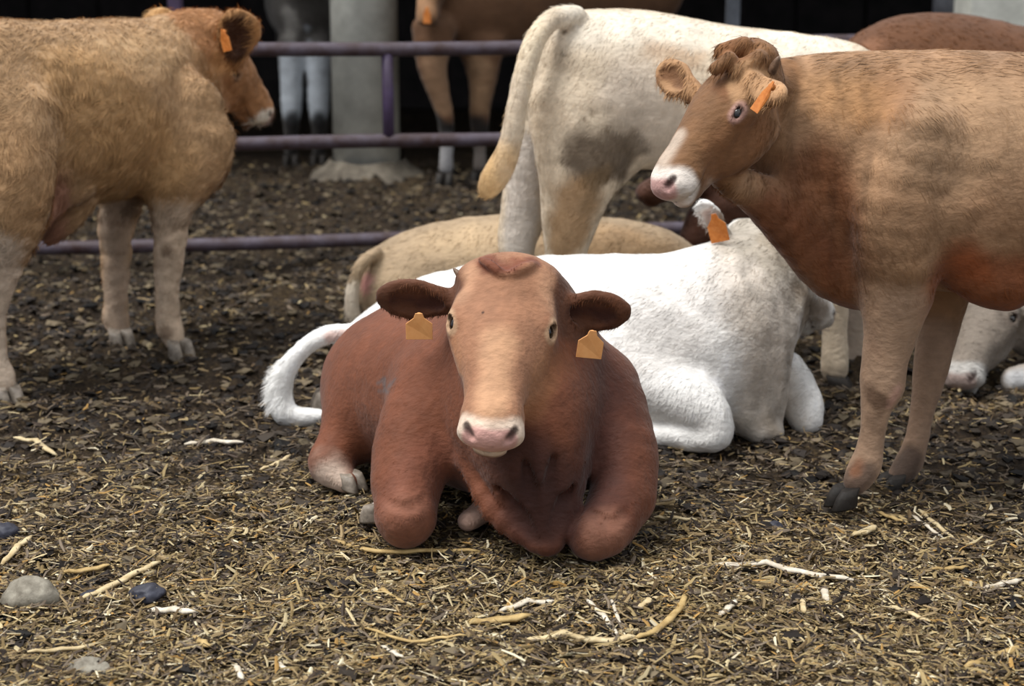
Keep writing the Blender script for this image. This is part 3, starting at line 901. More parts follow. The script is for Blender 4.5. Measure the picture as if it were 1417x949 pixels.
    def flow(R):
        f = np.tile(A([-.25,.55,-.8]), (len(R),1))
        hd = np.linalg.norm(R-H.at(.2,0,0), axis=1) < .27
        f[hd] = H.f*1.0
        return f
    earc = [e[0]+e[1]*e[2]*.6 for e in (eL, eR)]
    def lenf(R):
        k = np.ones(len(R))
        hd = np.linalg.norm(R-H.at(.22,0,0), axis=1) < .26; k[hd] = .38
        for c in earc: k[np.linalg.norm(R-c, axis=1) < .10] = 1.0
        k[np.linalg.norm(R-H.at(.0,0.02,0), axis=1) < .06] = 1.1
        k[np.linalg.norm(R-H.at(.45,-.06,0), axis=1) < .11] = .18
        return k
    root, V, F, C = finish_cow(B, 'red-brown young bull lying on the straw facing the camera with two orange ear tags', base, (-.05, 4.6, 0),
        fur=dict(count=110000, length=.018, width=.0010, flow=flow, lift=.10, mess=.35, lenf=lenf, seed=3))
    H.eyes(root)
    ear_tag(P(580, 453, 4.36), (1,0,0), (0,-.1,1), .070, .066, MAT['tag_orange'], root)
    ear_tag(P(817, 478, 4.34), (.97,.1,-.12), (.10,-.1,1), .068, .070, MAT['tag_orange'], root)
    for q in (-1, 1):
        cone_bud(H.at(.020, -.022, q*.108), H.at(.001, -.014, q*.131), .0095, root)
    hoof(A([-.47,4.735,.045]), (.75,-.6,-.1), MAT['pale_hoof'], root, .65)
    hoof(A([-.37,4.455,.045]), (-.6,.6,-.2), MAT['pale_hoof'], root, .7)
cow_centre()

# ------------------------------------------------------------------ right cow: tan, standing, side on
def cow_right():
    B = Body(0.0125, hf=0.0058, fine=((P(890,30,4.5)[0], 4.35, .85), (P(1110,30,4.6)[0], 4.95, 1.36)))
    B.nodes([(1860,225,5.0,110,.18),(1740,232,4.95,150,.26),(1550,240,4.9,160,.31),(1400,242,4.86,163,.31),(1280,235,4.82,158,.25),(1190,225,4.78,135,.18)], .06,.06)
    B.nodes([(1260,205,4.80,128,.20),(1160,180,4.76,106,.145),(1090,165,4.75,86,.10),(1045,150,4.71,66,.085)], .04,.05)
    B.nodes([(1000,245,4.60,18,.05),(1050,272,4.64,28,.055),(1110,320,4.70,42,.07),(1160,365,4.74,50,.09),(1210,380,4.76,50,.12)], .05,.05)
    # neck folds and shoulder
    B.nodes([(1098,215,4.66,8),(1104,260,4.66,12),(1122,310,4.70,8)], .07,.03)
    B.nodes([(1275,180,4.62,48,.08),(1250,280,4.60,62,.09),(1243,350,4.61,56,.085)], .06,.05)
    B.nodes([(1320,290,4.60,40,.05),(1350,370,4.66,40,.06),(1390,380,4.7,50,.10)], .06,.05)
    # near foreleg
    B.nodes([(1241,370,4.64,54,.085),(1241,410,4.64,48,.075),(1233,456,4.65,37,.058),(1224,500,4.65,30,.048),(1222,532,4.65,30,.046),(1213,562,4.65,20,.033),(1209,592,4.65,16.5,.028),(1203,628,4.65,19,.031),(1196,648,4.64,21,.032),(1181,670,4.62,17,.028)], .04,.03)
    # far foreleg
    B.nodes([(1300,400,4.98,45,.07),(1300,440,4.98,31,.055),(1292,490,4.96,25,.045),(1284,532,4.95,20,.04),(1274,580,4.94,15,.028),(1264,625,4.93,16.5,.031),(1256,643,4.92,18,.031),(1243,659,4.90,15,.027)], .04,.03)
    # hind legs beyond the frame
    for Yq, dx in ((4.82, 0), (5.10, 40)):
        B.nodes([(1740+dx,330,Yq,105,.13),(1735+dx,430,Yq,60,.09),(1770+dx,510,Yq,32,.05),(1765+dx,590,Yq,20,.03),(1750+dx,640,Yq,22,.034),(1740+dx,655,Yq,20,.03)], .05,.04)
    B.nodes([(1880,120,5.02,16),(1930,200,5.02,14),(1935,400,5.02,14),(1935,480,5.02,24),(1930,520,5.02,10)], .03,.02)
    H = Head(B, P(1038, 78, 4.64), P(908, 252, 4.47), (-.62, -.30, .55), wide=1.02, deep=1.12, ea=.195, lid=.0075)
    B.ell(H.at(-.01, -.01, 0), (H.s, H.n, H.f), (.08, .05, .05), .04)
    B.ell(H.at(.19, -.13, 0), (H.s, H.n, H.f), (.082, .07, .12), .03)
    B.calm = (H.at(.25,0,0), .20)
    B.streak(P(1120,100,4.6), P(1130,330,4.65), .14, (42,30,5), .42, .15)
    B.streak(P(1300,150,4.5), P(1700,250,4.6), .3, (9,9,7), .28, .2)
    near = 1 if H.s[1] < 0 else -1
    eF = H.ear(-near, P(913, 92, 4.82), (-.3, -1, .1), w=.047, th=.016, base=P(965,132,4.72))
    eN = H.ear(near, P(1080, 138, 4.42), (.5, -.2, -.8), w=.042, th=.015, base=P(1040,112,4.53))
    # poll tuft, curls
    for a, b, r in (((1000,72,4.58),(1030,62,4.60),12),((1020,95,4.54),(1050,80,4.56),10),((990,95,4.54),(1010,80,4.54),9)):
        B.nodes([(*a,r),(*b,r)], .02,.02)
    base = '9b7859'
    pal = 'c0a083'
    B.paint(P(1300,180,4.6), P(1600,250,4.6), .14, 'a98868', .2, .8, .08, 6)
    B.paint(P(1235,110,4.6), P(1225,140,4.6), .06, '91603c', .12, .5, .06, 8)
    B.paint(P(1100,110,4.6), P(1190,130,4.6), .08, 'b28558', .1, .6, .05, 8)
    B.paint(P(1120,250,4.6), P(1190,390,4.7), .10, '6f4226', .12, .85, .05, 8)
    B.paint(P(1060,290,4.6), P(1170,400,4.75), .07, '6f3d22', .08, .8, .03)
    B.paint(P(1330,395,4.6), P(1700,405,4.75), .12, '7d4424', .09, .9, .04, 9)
    B.paint(P(1330,355,4.55), P(1345,370,4.6), .05, '96502a', .06, .8, .03)
    B.paint(P(1390,280,4.6), P(1500,300,4.6), .12, '9c7456', .15, .3, .08, 8)
    B.paint(P(1235,430,4.6), P(1205,690,4.6), .09, 'a88b73', .10, .85, .03)
    B.paint(P(1290,470,4.95), P(1245,670,4.9), .09, '9d826d', .06, .85, .03)
    B.paint(P(1245,545,4.6), P(1235,560,4.6), .02, 'c89a8c', .03, .8, .015)
    B.paint(P(1205,545,4.6), P(1215,560,4.6), .025, '5d4636', .03, .8, .03, 25)
    B.paint(P(1190,660,4.6), P(1172,690,4.6), .045, '5c4a3f', .04, .9, .02, 25)
    B.paint(P(1215,590,4.6), P(1222,600,4.6), .02, '6b5444', .04, .6, .03, 20)
    B.paint(P(1200,470,4.6), P(1215,490,4.6), .02, '7d5f4a', .04, .6, .03, 20)
    B.paint(P(1186,640,4.6), P(1183,650,4.6), .02, '8a5a3c', .02, .7, .01)
    B.paint(P(1255,640,4.9), P(1245,665,4.9), .05, '4f4037', .04, .9, .02, 25)
    # head colours
    B.paint(H.at(.0,0,0), H.at(.30,-.03,0), .16, '7b5738', .05, .95, .03)
    B.paint(H.at(.2,-.10,near*.08), H.at(.3,-.08,near*.06), .07, '875c3c', .06, .7, .03)
    B.paint(H.at(.16,0,near*.05), H.at(.10,0,-near*.02), .035, '744a2c', .04, .7, .03, 20)
    B.paint(H.at(.0,.04,0), H.at(.07,.06,near*.04), .04, '8c5c38', .04, .7, .03, 25)
    B.paint(H.at(.33,.03,0), H.at(.42,.02,0), .026, 'd0bfae', .03, .7, .01)
    for b, ax, L, op, sd in (eF, eN): B.paint(b+ax*L*.2, b+ax*L, .07, 'a8815c', .02, 1, .02)
    B.paint(eF[0]+eF[1]*eF[2]*.4+eF[3]*.012, eF[0]+eF[1]*eF[2]*.8+eF[3]*.012, .02, '6f4a30', .02, .8, .02, 30)
    H.paint_face(muzzle='c99f98', ring='e6dbd0', eyering='b08a80', muz_r=.068)
    def flow(R):
        f = np.tile(np.array([.55,0,-.8]), (len(R),1))
        top = R[:,2] > 1.16
        f[top] = (.8,0,.1)
        hd = np.linalg.norm(R-H.at(.2,0,0), axis=1) < .27
        f[hd] = H.f+np.array([0,0,-.3])
        return f
    def lenf(R):
        k = np.ones(len(R))
        hd = np.linalg.norm(R-H.at(.28,0,0), axis=1) < .17; k[hd] = .45
        k[np.linalg.norm(R-H.at(.03,0.02,0), axis=1) < .10] = 1.1
        k[np.linalg.norm(R-H.at(.45,-.06,0), axis=1) < .11] = .18
        k[(R[:,2] < .62)] = .4
        k[(R[:,2] > 1.22) & (R[:,0] > .8)] = 1.5
        return k
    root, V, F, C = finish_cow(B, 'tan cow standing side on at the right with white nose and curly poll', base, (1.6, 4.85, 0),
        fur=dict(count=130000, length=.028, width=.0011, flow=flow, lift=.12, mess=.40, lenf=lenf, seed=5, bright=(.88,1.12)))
    H.eyes(root)
    ear_tag(P(1057, 133, 4.38), (.75,-.45,.5), (-.5,.1,.9), .040, .052, MAT['tag_deep'], root) if False else None
    t = ear_tag(P(1056, 136, 4.38), (.5,-.5,-.35), (.62,-.1,.75), .027, .080, MAT['tag_deep'], root)
    cone_bud(H.at(.03,-.03,near*.100), H.at(.0,.0,near*.135), .013, root)
    hoof(P(1171,688,4.61), (-.9,-.3,-.12), MAT['hoof'], root, .78)
    hoof(P(1236,671,4.88), (-.9,-.3,-.12), MAT['hoof'], root, .78)
    for Yq, dx in ((4.82, 0), (5.10, 40)): hoof(P(1735+dx,668,Yq), (-1,0,-.1), MAT['hoof'], root, .95)
cow_right()

# ------------------------------------------------------------------ left cow: tan curly, seen from behind its right side
def cow_left():
    B = Body(0.0135, lump=.008, lscale=20, hf=0.0085, fine=((-1.5, 6.4, .85), (-.85, 7.1, 1.42)))
    A = np.array
    B.chain([(A([-2.05,5.78,1.00]),.20,.26),(A([-1.94,5.93,.98]),.27,.335),(A([-1.70,6.24,.95]),.30,.335),(A([-1.50,6.50,.945]),.28,.335),(A([-1.36,6.68,.96]),.215,.30),(A([-1.28,6.78,1.0]),.15,.22)], .06,.06,'Z')
    B.chain([(A([-1.36,6.66,1.08]),.15,.19),(A([-1.26,6.74,1.14]),.125,.165),(A([-1.18,6.80,1.17]),.11,.14)], .06,.05,'Z')
    B.nodes([(285,190,6.5,40,.10),(270,235,6.5,38,.12),(235,265,6.5,30,.12)], .06,.05)
    # near foreleg with shoulder
    B.nodes([(262,140,6.50,46,.10),(252,200,6.46,46,.10),(243,253,6.42,36,.08),(236,316,6.44,23,.055),(233,365,6.45,19,.045),(231,411,6.45,15,.035),(234,450,6.45,17.5,.04),(241,472,6.43,14,.033)], .05,.04)
    B.nodes([(185,235,6.70,34,.08),(162,300,6.69,25,.06),(160,360,6.69,20,.045),(160,411,6.69,15.5,.036),(160,440,6.69,17,.04),(164,456,6.67,14,.033)], .05,.04)
    # hind legs
    B.nodes([(0,170,5.88,80,.15),(14,240,5.80,60,.12),(12,300,5.77,50,.09),(2,370,5.78,28,.055),(-8,425,5.79,19,.038),(-7,490,5.79,17,.035),(0,520,5.78,19,.036),(5,535,5.77,16,.033)], .06,.05)
    B.chain([(A([-2.08,6.02,.8]),.13,.13),(A([-2.10,6.02,.55]),.08,.08),(A([-2.16,5.97,.42]),.05,.05),(A([-2.12,6.02,.12]),.035,.035),(A([-2.09,6.05,.07]),.03,.03)], .06,.05)
    # flank fold and sheath
    B.nodes([(45,300,5.95,24,.06),(68,270,6.05,28,.06),(95,262,6.15,24,.08)], .05,.04)
    B.nodes([(110,285,6.22,18,.05),(85,312,6.18,16,.04),(68,332,6.15,9,.025)], .05,.03)
    B.chain([(A([-2.2,5.62,1.15]),.03,.03),(A([-2.28,5.52,.9]),.025,.025),(A([-2.28,5.52,.5]),.03,.03),(A([-2.28,5.52,.38]),.012,.012)], .03,.02)
    H = Head(B, P(291, 42, 6.76), P(374, 152, 6.98), (.75, .05, .55), wide=1.1, deep=1.3)
    B.ell(H.at(.17, -.14, 0), (H.s, H.n, H.f), (.09, .085, .14), .05)
    near = 1 if H.s[1] < 0 else -1
    eN = H.ear(near, P(333, 14, 6.52), (.2, -1, -.1), w=.082, th=.020, base=P(326,88,6.62), hollow=.9)
    eF = H.ear(-near, P(207, 19, 6.95), (0, -.6, .8), w=.05, th=.02, base=P(262,38,6.88))
    base = 'b08e69'
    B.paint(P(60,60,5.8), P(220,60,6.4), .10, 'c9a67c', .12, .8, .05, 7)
    B.paint(P(120,120,6.0), P(200,230,6.3), .18, 'b38b5c', .15, .7, .06, 7)
    B.paint(P(290,90,6.6), P(300,180,6.7), .10, '9f7750', .08, .7, .04, 9)
    B.paint(P(40,250,5.7), P(0,210,5.7), .13, 'a9855f', .1, .7, .05, 9)
    B.paint(P(85,275,5.95), P(70,320,6.1), .09, '8d6250', .07, .9, .02)
    B.paint(P(240,300,6.4), P(240,480,6.4), .09, 'cbb59e', .06, .9, .03)
    B.paint(P(160,300,6.6), P(160,480,6.6), .09, 'bba591', .06, .9, .03)
    B.paint(P(0,360,5.7), P(0,550,5.7), .10, 'c9b7a4', .06, .9, .03)
    B.paint(P(225,290,6.6), P(200,290,6.6), .07, '5a4434', .05, .8, .03)
    for x, y, r in ((165,300,.02),(228,340,.02),(60,150,.03),(25,240,.05),(150,455,.03),(225,455,.03)):
        B.paint(P(x,y,6.3), P(x+8,y+8,6.5), r, '5f4733', .03, .7, .03, 22)
    B.paint(H.at(.0,0,0), H.at(.38,-.05,0), .17, 'a4754e', .05, .95, .03)
    B.paint(eN[0], eN[0]+eN[1]*eN[2], .11, 'b8895a', .02, 1, .01)
    B.paint(eN[0]+eN[1]*eN[2]*.35+eN[3]*.015, eN[0]+eN[1]*eN[2]*.75+eN[3]*.015, .052, '4a2f20', .03, 1, .012, 25)
    B.paint(eF[0], eF[0]+eF[1]*eF[2], .07, 'c39a68', .02, 1, .01)
    H.paint_face(muzzle='cfb5a8', ring='e6ded0', eyering='8a6a50', muz_r=.06)
    def flow(R): return np.tile(A([-.5,-.5,-.8]), (len(R),1))
    def lenf(R):
        k = np.ones(len(R)); k[R[:,2] < .5] = .5
        k[np.linalg.norm(R-H.at(.25,0,0), axis=1) < .2] = .6
        return k
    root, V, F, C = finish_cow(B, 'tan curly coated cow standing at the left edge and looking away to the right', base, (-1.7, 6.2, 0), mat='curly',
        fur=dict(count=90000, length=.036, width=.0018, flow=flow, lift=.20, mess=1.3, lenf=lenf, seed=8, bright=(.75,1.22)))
    H.eyes(root)
    ear_tag(P(312, 57, 6.46), (.8,-.4,.2), (-.1,0,1), .040, .075, MAT['tag_deep'], root)
    hoof(P(248,484,6.40), (.5,-.6,-.15), MAT['pale_hoof'], root, .9)
    hoof(P(166,468,6.64), (.5,-.6,-.15), MAT['pale_hoof'], root, .9)
    hoof(P(9,548,5.75), (.5,-.5,-.12), MAT['pale_hoof'], root, .9)
    hoof(A([-2.09,6.06,.05]), (.6,.7,-.1), MAT['hoof'], root, .9)
cow_left()

# ------------------------------------------------------------------ white cow lying behind the centre cow
def cow_white():
    B = Body(0.0125)
    A = np.array
    B.nodes([(535,490,5.80,65,.18),(620,478,5.75,102,.24),(760,478,5.64,124,.27),(900,480,5.53,128,.26),(985,478,5.47,128,.22),(1020,485,5.45,104,.15)], .06,.06)
    B.nodes([(1000,430,5.48,95,.16),(1040,395,5.54,78,.14),(1065,355,5.62,48,.115)], .06,.05)
    B.nodes([(1075,425,5.58,45,.10),(1048,480,5.46,46,.09),(1042,540,5.40,42,.08),(1048,585,5.37,28,.07),(1072,598,5.36,13,.04)], .05,.04)
    for xs, Yq, r in (((1085,1062,1046),5.36,8),((1062,1038,1030),5.33,8),((1110,1080,1076),5.39,9),((1040,1018,1008),5.31,7)):
        B.nodes([(xs[0]-2,400,Yq+.14,3),(xs[0]-8,430,Yq+.06,r-2),(xs[1],490,Yq+.01,r+1),(xs[2],570,Yq,r-1)], .05,.02)
    B.nodes([(850,500,5.38,50,.11),(900,535,5.30,44,.09),(955,556,5.24,38,.075),(985,575,5.21,30,.06)], .05,.04)
    B.nodes([(992,590,5.20,24,.055),(985,606,5.19,20,.045),(930,604,5.22,17,.035),(880,600,5.26,16,.035)], .02,.02)
    B.nodes([(1080,520,5.60,38,.09),(1108,556,5.50,30,.06),(1116,582,5.46,22,.05)], .04,.03)
    # hind quarter, hock and hoof
    B.nodes([(600,520,5.62,80,.12),(540,560,5.60,35,.07),(470,545,5.62,18,.04)], .05,.04)
    B.nodes([(540,452,5.62,14),(492,460,5.60,13),(450,464,5.58,12),(418,484,5.56,12),(394,515,5.55,15),(386,548,5.54,17),(396,574,5.53,16),(425,577,5.53,12),(448,575,5.53,8)], .03,.02)
    H = Head(B, P(1040, 312, 5.66), P(1150, 428, 5.86), (.7, .1, .6), wide=1.0, deep=1.1)
    near = 1 if H.s[1] < 0 else -1
    eN = H.ear(near, P(968, 276, 5.48), (-.2, -1, -.2), w=.034, th=.013, base=P(1008,335,5.55), hollow=.6)
    base = 'f4f3f0'
    B.paint(P(1045,400,5.4), P(1050,560,5.4), .16, 'cbbfb0', .09, .85, .05, 9)
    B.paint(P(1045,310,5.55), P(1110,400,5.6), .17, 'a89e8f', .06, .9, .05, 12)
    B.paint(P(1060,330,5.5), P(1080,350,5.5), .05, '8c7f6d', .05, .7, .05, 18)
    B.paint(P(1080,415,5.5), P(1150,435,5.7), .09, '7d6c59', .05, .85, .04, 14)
    B.paint(P(1037,460,5.3), P(1030,540,5.3), .012, 'a48669', .05, .6, .05, 10)
    B.streak(P(1060,380,5.4), P(1055,580,5.35), .12, (38,30,4), .38, .1)
    B.paint(P(1070,585,5.3), P(1075,600,5.3), .03, '9b8b78', .04, .6, .02, 14)
    B.paint(P(470,545,5.62), P(450,548,5.6), .05, 'a5998a', .04, .9, .02)
    B.paint(P(475,462,5.56), P(455,466,5.56), .018, 'dfb9ac', .02, .8, .01)
    B.paint(P(960,390,5.3), P(900,480,5.3), .14, 'dfd9d2', .12, .5, .06, 9)
    B.paint(eN[0]+eN[1]*eN[2]*.3+eN[3]*.01, eN[0]+eN[1]*eN[2]*.7+eN[3]*.01, .02, 'c9b4ac', .02, .8, .01)
    H.paint_face(muzzle='bfa8a0', ring='cfc9c0', muz_r=.05)
    def flow(R): return np.tile(A([-.8,0,-.6]), (len(R),1))
    tl = P(392,540,5.54)
    def lenf(R):
        k = np.ones(len(R)); k[(R[:,0] < tl[0]+.06) & (np.abs(R[:,2]-tl[2]) < .12)] = 1.7
        return k
    root, V, F, C = finish_cow(B, 'white cow lying behind the red-brown bull with its tail curled and its head turned away', base, (.2, 5.6, 0),
        fur=dict(count=60000, length=.026, width=.0016, flow=flow, lift=.15, mess=.6, lenf=lenf, seed=12, bright=(.94,1.05)))
    H.eyes(root)
    ear_tag(P(993, 317, 5.46), (.9,-.3,.25), (-.2,0,1), .062, .085, MAT['tag_deep'], root)
    hoof(P(452,550,5.58), (-1,-.2,-.3), MAT['pale_hoof'], root, .8)
cow_white()

# ------------------------------------------------------------------ cream cow standing, rear to the left
def cow_cream():
    B = Body(0.0135)
    B.nodes([(815,105,6.14,88,.21),(880,122,6.17,102,.27),(980,138,6.20,100,.29),(1080,148,6.20,98,.27),(1150,155,6.20,94,.22),(1210,180,6.2,85,.16)], .06,.06)
    B.nodes([(1200,175,6.2,80,.15),(1290,200,6.22,60,.11)], .06,.05)
    B.nodes([(808,150,6.02,78,.13),(803,210,5.99,62,.11),(797,262,5.99,48,.09),(788,305,6.00,38,.07),(784,345,6.01,29,.05),(790,400,6.02,19,.036),(790,480,6.02,18,.034),(786,515,6.01,20,.036),(782,525,6.0,17,.032)], .05,.05)
    B.nodes([(775,130,6.28,52,.12),(742,200,6.30,36,.09),(728,255,6.30,30,.07),(722,305,6.30,29,.055),(715,340,6.30,25,.05),(720,400,6.30,17,.035),(722,470,6.30,17,.034),(718,495,6.29,18,.034),(714,505,6.28,15,.03)], .05,.04)
    B.nodes([(865,222,6.05,22,.06),(845,240,6.02,22,.05)], .05,.04)
    B.nodes([(795,22,6.06,14,.045),(765,26,5.98,13),(742,52,5.92,13.5),(727,95,5.88,14),(716,145,5.86,14),(708,190,5.86,14.5),(696,225,5.86,17),(682,250,5.86,17),(674,262,5.86,11)], .016,.02)
    for Yq, dx in ((6.05, 0), (6.34, 28)):
        B.nodes([(1150+dx,230,Yq,50,.09),(1152+dx,320,Yq,34,.065),(1154+dx,400,Yq,22,.045),(1155+dx,450,Yq,17,.034),(1155+dx,500,Yq,19,.036),(1155+dx,518-dx*.7,Yq,16,.032)], .05,.04)
    H = Head(B, P(1320, 170, 6.2), P(1400, 280, 6.1), (.8, 0, .6))
    base = 'cfbea6'
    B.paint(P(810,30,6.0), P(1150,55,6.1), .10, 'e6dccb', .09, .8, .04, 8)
    B.paint(P(740,50,5.9), P(715,180,5.9), .06, 'd9c8ac', .04, .8, .02)
    B.paint(P(700,215,5.86), P(675,262,5.86), .06, 'c09a66', .06, .9, .02)
    B.paint(P(880,120,5.9), P(920,200,5.9), .12, 'c9bcae', .12, .6, .06, 8)
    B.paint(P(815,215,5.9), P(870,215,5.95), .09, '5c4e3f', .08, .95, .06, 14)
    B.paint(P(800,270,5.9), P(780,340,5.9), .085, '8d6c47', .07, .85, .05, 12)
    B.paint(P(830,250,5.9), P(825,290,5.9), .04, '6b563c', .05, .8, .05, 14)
    B.paint(P(722,210,6.2), P(718,340,6.2), .085, 'cfc5ba', .04, .95, .02)
    B.paint(P(900,60,5.95), P(960,80,5.95), .03, 'b99370', .06, .5, .05, 12)
    for x, y, r in ((780,75,.010),(782,45,.008),(808,165,.010),(785,110,.006),(820,155,.012),(760,130,.005),(850,90,.006),(840,180,.01),(790,190,.006)):
        B.paint(P(x,y,5.86), P(x,y,6.1), r, '6b5a47', .008, .8, .004, 40)
    for dx in (0, 28): B.paint(P(1155+dx,430,6.2), P(1155+dx,500,6.2), .12, 'b7a79a', .08, .9, .02)
    B.paint(P(1150,525,6.2), P(1190,525,6.2), .06, '2e2622', .04, .9, .02)
    def flow(R): return np.tile(np.array([-.5,0,-.85]), (len(R),1))
    def lenf(R):
        k = np.ones(len(R)); k[R[:,2] < .5] = .6
        return k
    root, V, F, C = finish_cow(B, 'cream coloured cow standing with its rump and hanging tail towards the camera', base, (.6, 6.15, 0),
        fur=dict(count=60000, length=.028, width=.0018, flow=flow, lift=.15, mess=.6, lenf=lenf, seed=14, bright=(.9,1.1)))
    hoof(P(780,538,5.98), (.3,-.8,-.1), MAT['hoof'], root, .95)
    hoof(P(712,516,6.27), (.3,-.8,-.1), MAT['hoof'], root, .95)
    hoof(P(1157,533,6.03), (1,-.2,-.1), MAT['hoof'], root, .95)
    hoof(P(1184,510,6.32), (1,-.2,-.1), MAT['hoof'], root, .95)
    H.eyes(root)
cow_cream()

def cow_beige():
    B = Body(0.016)
    B.nodes([(535,392,6.62,50,.17),(600,388,6.66,76,.22),(690,388,6.68,90,.24),(800,388,6.70,88,.24),(885,382,6.72,74,.20),(925,380,6.72,48,.15)], .06,.06)
    B.nodes([(560,420,6.52,45,.12),(520,455,6.50,20,.05)], .05,.04)
    B.nodes([(522,348,6.52,8),(500,366,6.46,8),(489,395,6.45,8),(487,425,6.45,9),(492,445,6.45,9)], .016,.02)
    B.nodes([(900,390,6.72,60,.14),(960,388,6.75,42,.11)], .06,.05)
    H = Head(B, P(975, 372, 6.78), P(1075, 425, 6.85), (.4, 0, .8))
    B.paint(P(600,320,6.5), P(700,310,6.5), .1, 'b89f7e', .1, .8, .04)
    B.paint(P(800,320,6.5), P(930,340,6.5), .14, 'a98b68', .1, .9, .05, 9)
    B.paint(P(512,388,6.5), P(512,395,6.5), .035, 'c98f8a', .03, .9, .01)
    B.paint(P(487,400,6.45), P(490,440,6.45), .04, 'd6c9b6', .03, .9, .01)
    B.paint(P(850,310,6.5), P(855,312,6.5), .03, 'a98e44', .03, .6, .03, 20)
    def flow(R): return np.tile(np.array([-.8,0,-.6]), (len(R),1))
    root, V, F, C = finish_cow(B, 'beige calf lying on the ground behind the white cow and under the cream cow', 'a58f73', (.05, 6.65, 0),
        fur=dict(count=22000, length=.028, width=.002, flow=flow, lift=.15, mess=.6, seed=15, bright=(.88,1.12)))
    H.eyes(root)
    hoof(P(508,470,6.48), (-1,-.1,-.3), MAT['hoof'], root, .8)
cow_beige()

def cow_redback():
    B = Body(0.018)
    B.nodes([(1175,150,7.1,78,.16),(1235,140,7.2,108,.24),(1300,137,7.25,113,.29),(1390,145,7.25,104,.29),(1500,165,7.2,85,.25),(1560,175,7.2,70,.2)], .05,.06)
    B.nodes([(1180,170,7.25,65,.17),(1090,225,7.2,62,.14),(1020,275,7.15,56,.12)], .06,.05)
    B.nodes([(1010,285,7.1,45,.1),(975,330,7.1,34,.08),(975,400,7.1,20,.045),(975,450,7.1,16,.04)], .05,.05)
    for X, Yq in ((1180,7.1),(1500,7.1),(1530,7.4)):
        B.nodes([(X,220,Yq,45,.1),(X,320,Yq,28,.06),(X,400,Yq,16,.04),(X,445-(Yq-7.1)*80,Yq,16,.04)], .05,.04)
    H = Head(B, P(985, 205, 7.1), P(880, 262, 7.05), (-.4, 0, .8))
    B.paint(P(985,250,7.0), P(900,300,7.0), .25, '452a1f', .06, .9, .03)
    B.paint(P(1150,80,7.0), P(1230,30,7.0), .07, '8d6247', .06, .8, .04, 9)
    def flow(R): return np.tile(np.array([.8,0,-.5]), (len(R),1))
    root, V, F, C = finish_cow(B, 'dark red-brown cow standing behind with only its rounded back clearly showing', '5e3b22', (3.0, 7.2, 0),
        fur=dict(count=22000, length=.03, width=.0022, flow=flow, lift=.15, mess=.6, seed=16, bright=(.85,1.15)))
    H.eyes(root)
    for X, Yq in ((975,7.08),(1180,7.1),(1500,7.1),(1530,7.4)):
        hoof(P(X,467-(Yq-7.1)*80,Yq), (-1,-.1,-.1), MAT['hoof'], root, .95)
cow_redback()

def cow_roan_right():
    B = Body(0.012)
    B.nodes([(1480,455,6.35,75,.18),(1560,455,6.4,100,.26),(1700,455,6.4,108,.28),(1850,465,6.4,80,.2)], .06,.06)
    B.nodes([(1500,450,6.3,70,.15),(1430,445,6.2,50,.12)], .05,.05)
    B.nodes([(1540,520,6.15,30,.08),(1440,525,6.02,24,.05),(1400,526,5.98,20,.04)], .04,.03)
    H = Head(B, P(1374, 393, 6.20), P(1324, 520, 5.88), (-.45, -.5, .6), wide=1.1, deep=1.1)
    near = 1 if H.s[1] < 0 else -1
    H.ear(near, P(1475,440,5.95), (0,-1,0), w=.04, th=.015)
    B.paint(H.at(0,0,0), H.at(.28,0,0), .16, '857a6e', .06, .9, .05, 14)
    B.paint(H.at(.05,0,0), H.at(.12,-.02,near*.05), .07, '5d5248', .05, .8, .05, 18)
    B.paint(P(1380,470,5.9), P(1417,478,5.9), .012, '4a4038', .02, .8, .01)
    H.paint_face(muzzle='a5938c', ring='bcb9b4', eyering='6b5f55', muz_r=.075)
    B.paint(P(1376,512,5.85), P(1380,520,5.95), .035, '3f3832', .03, .85, .02, 20)
    B.paint(P(1400,526,5.9), P(1440,525,5.9), .06, 'c5c6c8', .03, .9, .02)
    def flow(R): return np.tile(np.array([.8,0,-.5]), (len(R),1))
    root, V, F, C = finish_cow(B, 'grey roan cow lying at the right edge with its muzzle on the ground', '9d948a', (2.2, 6.25, 0),
        fur=dict(count=20000, length=.022, width=.0018, flow=flow, lift=.15, mess=.6, seed=17, bright=(.85,1.15)))
    H.eyes(root)
cow_roan_right()

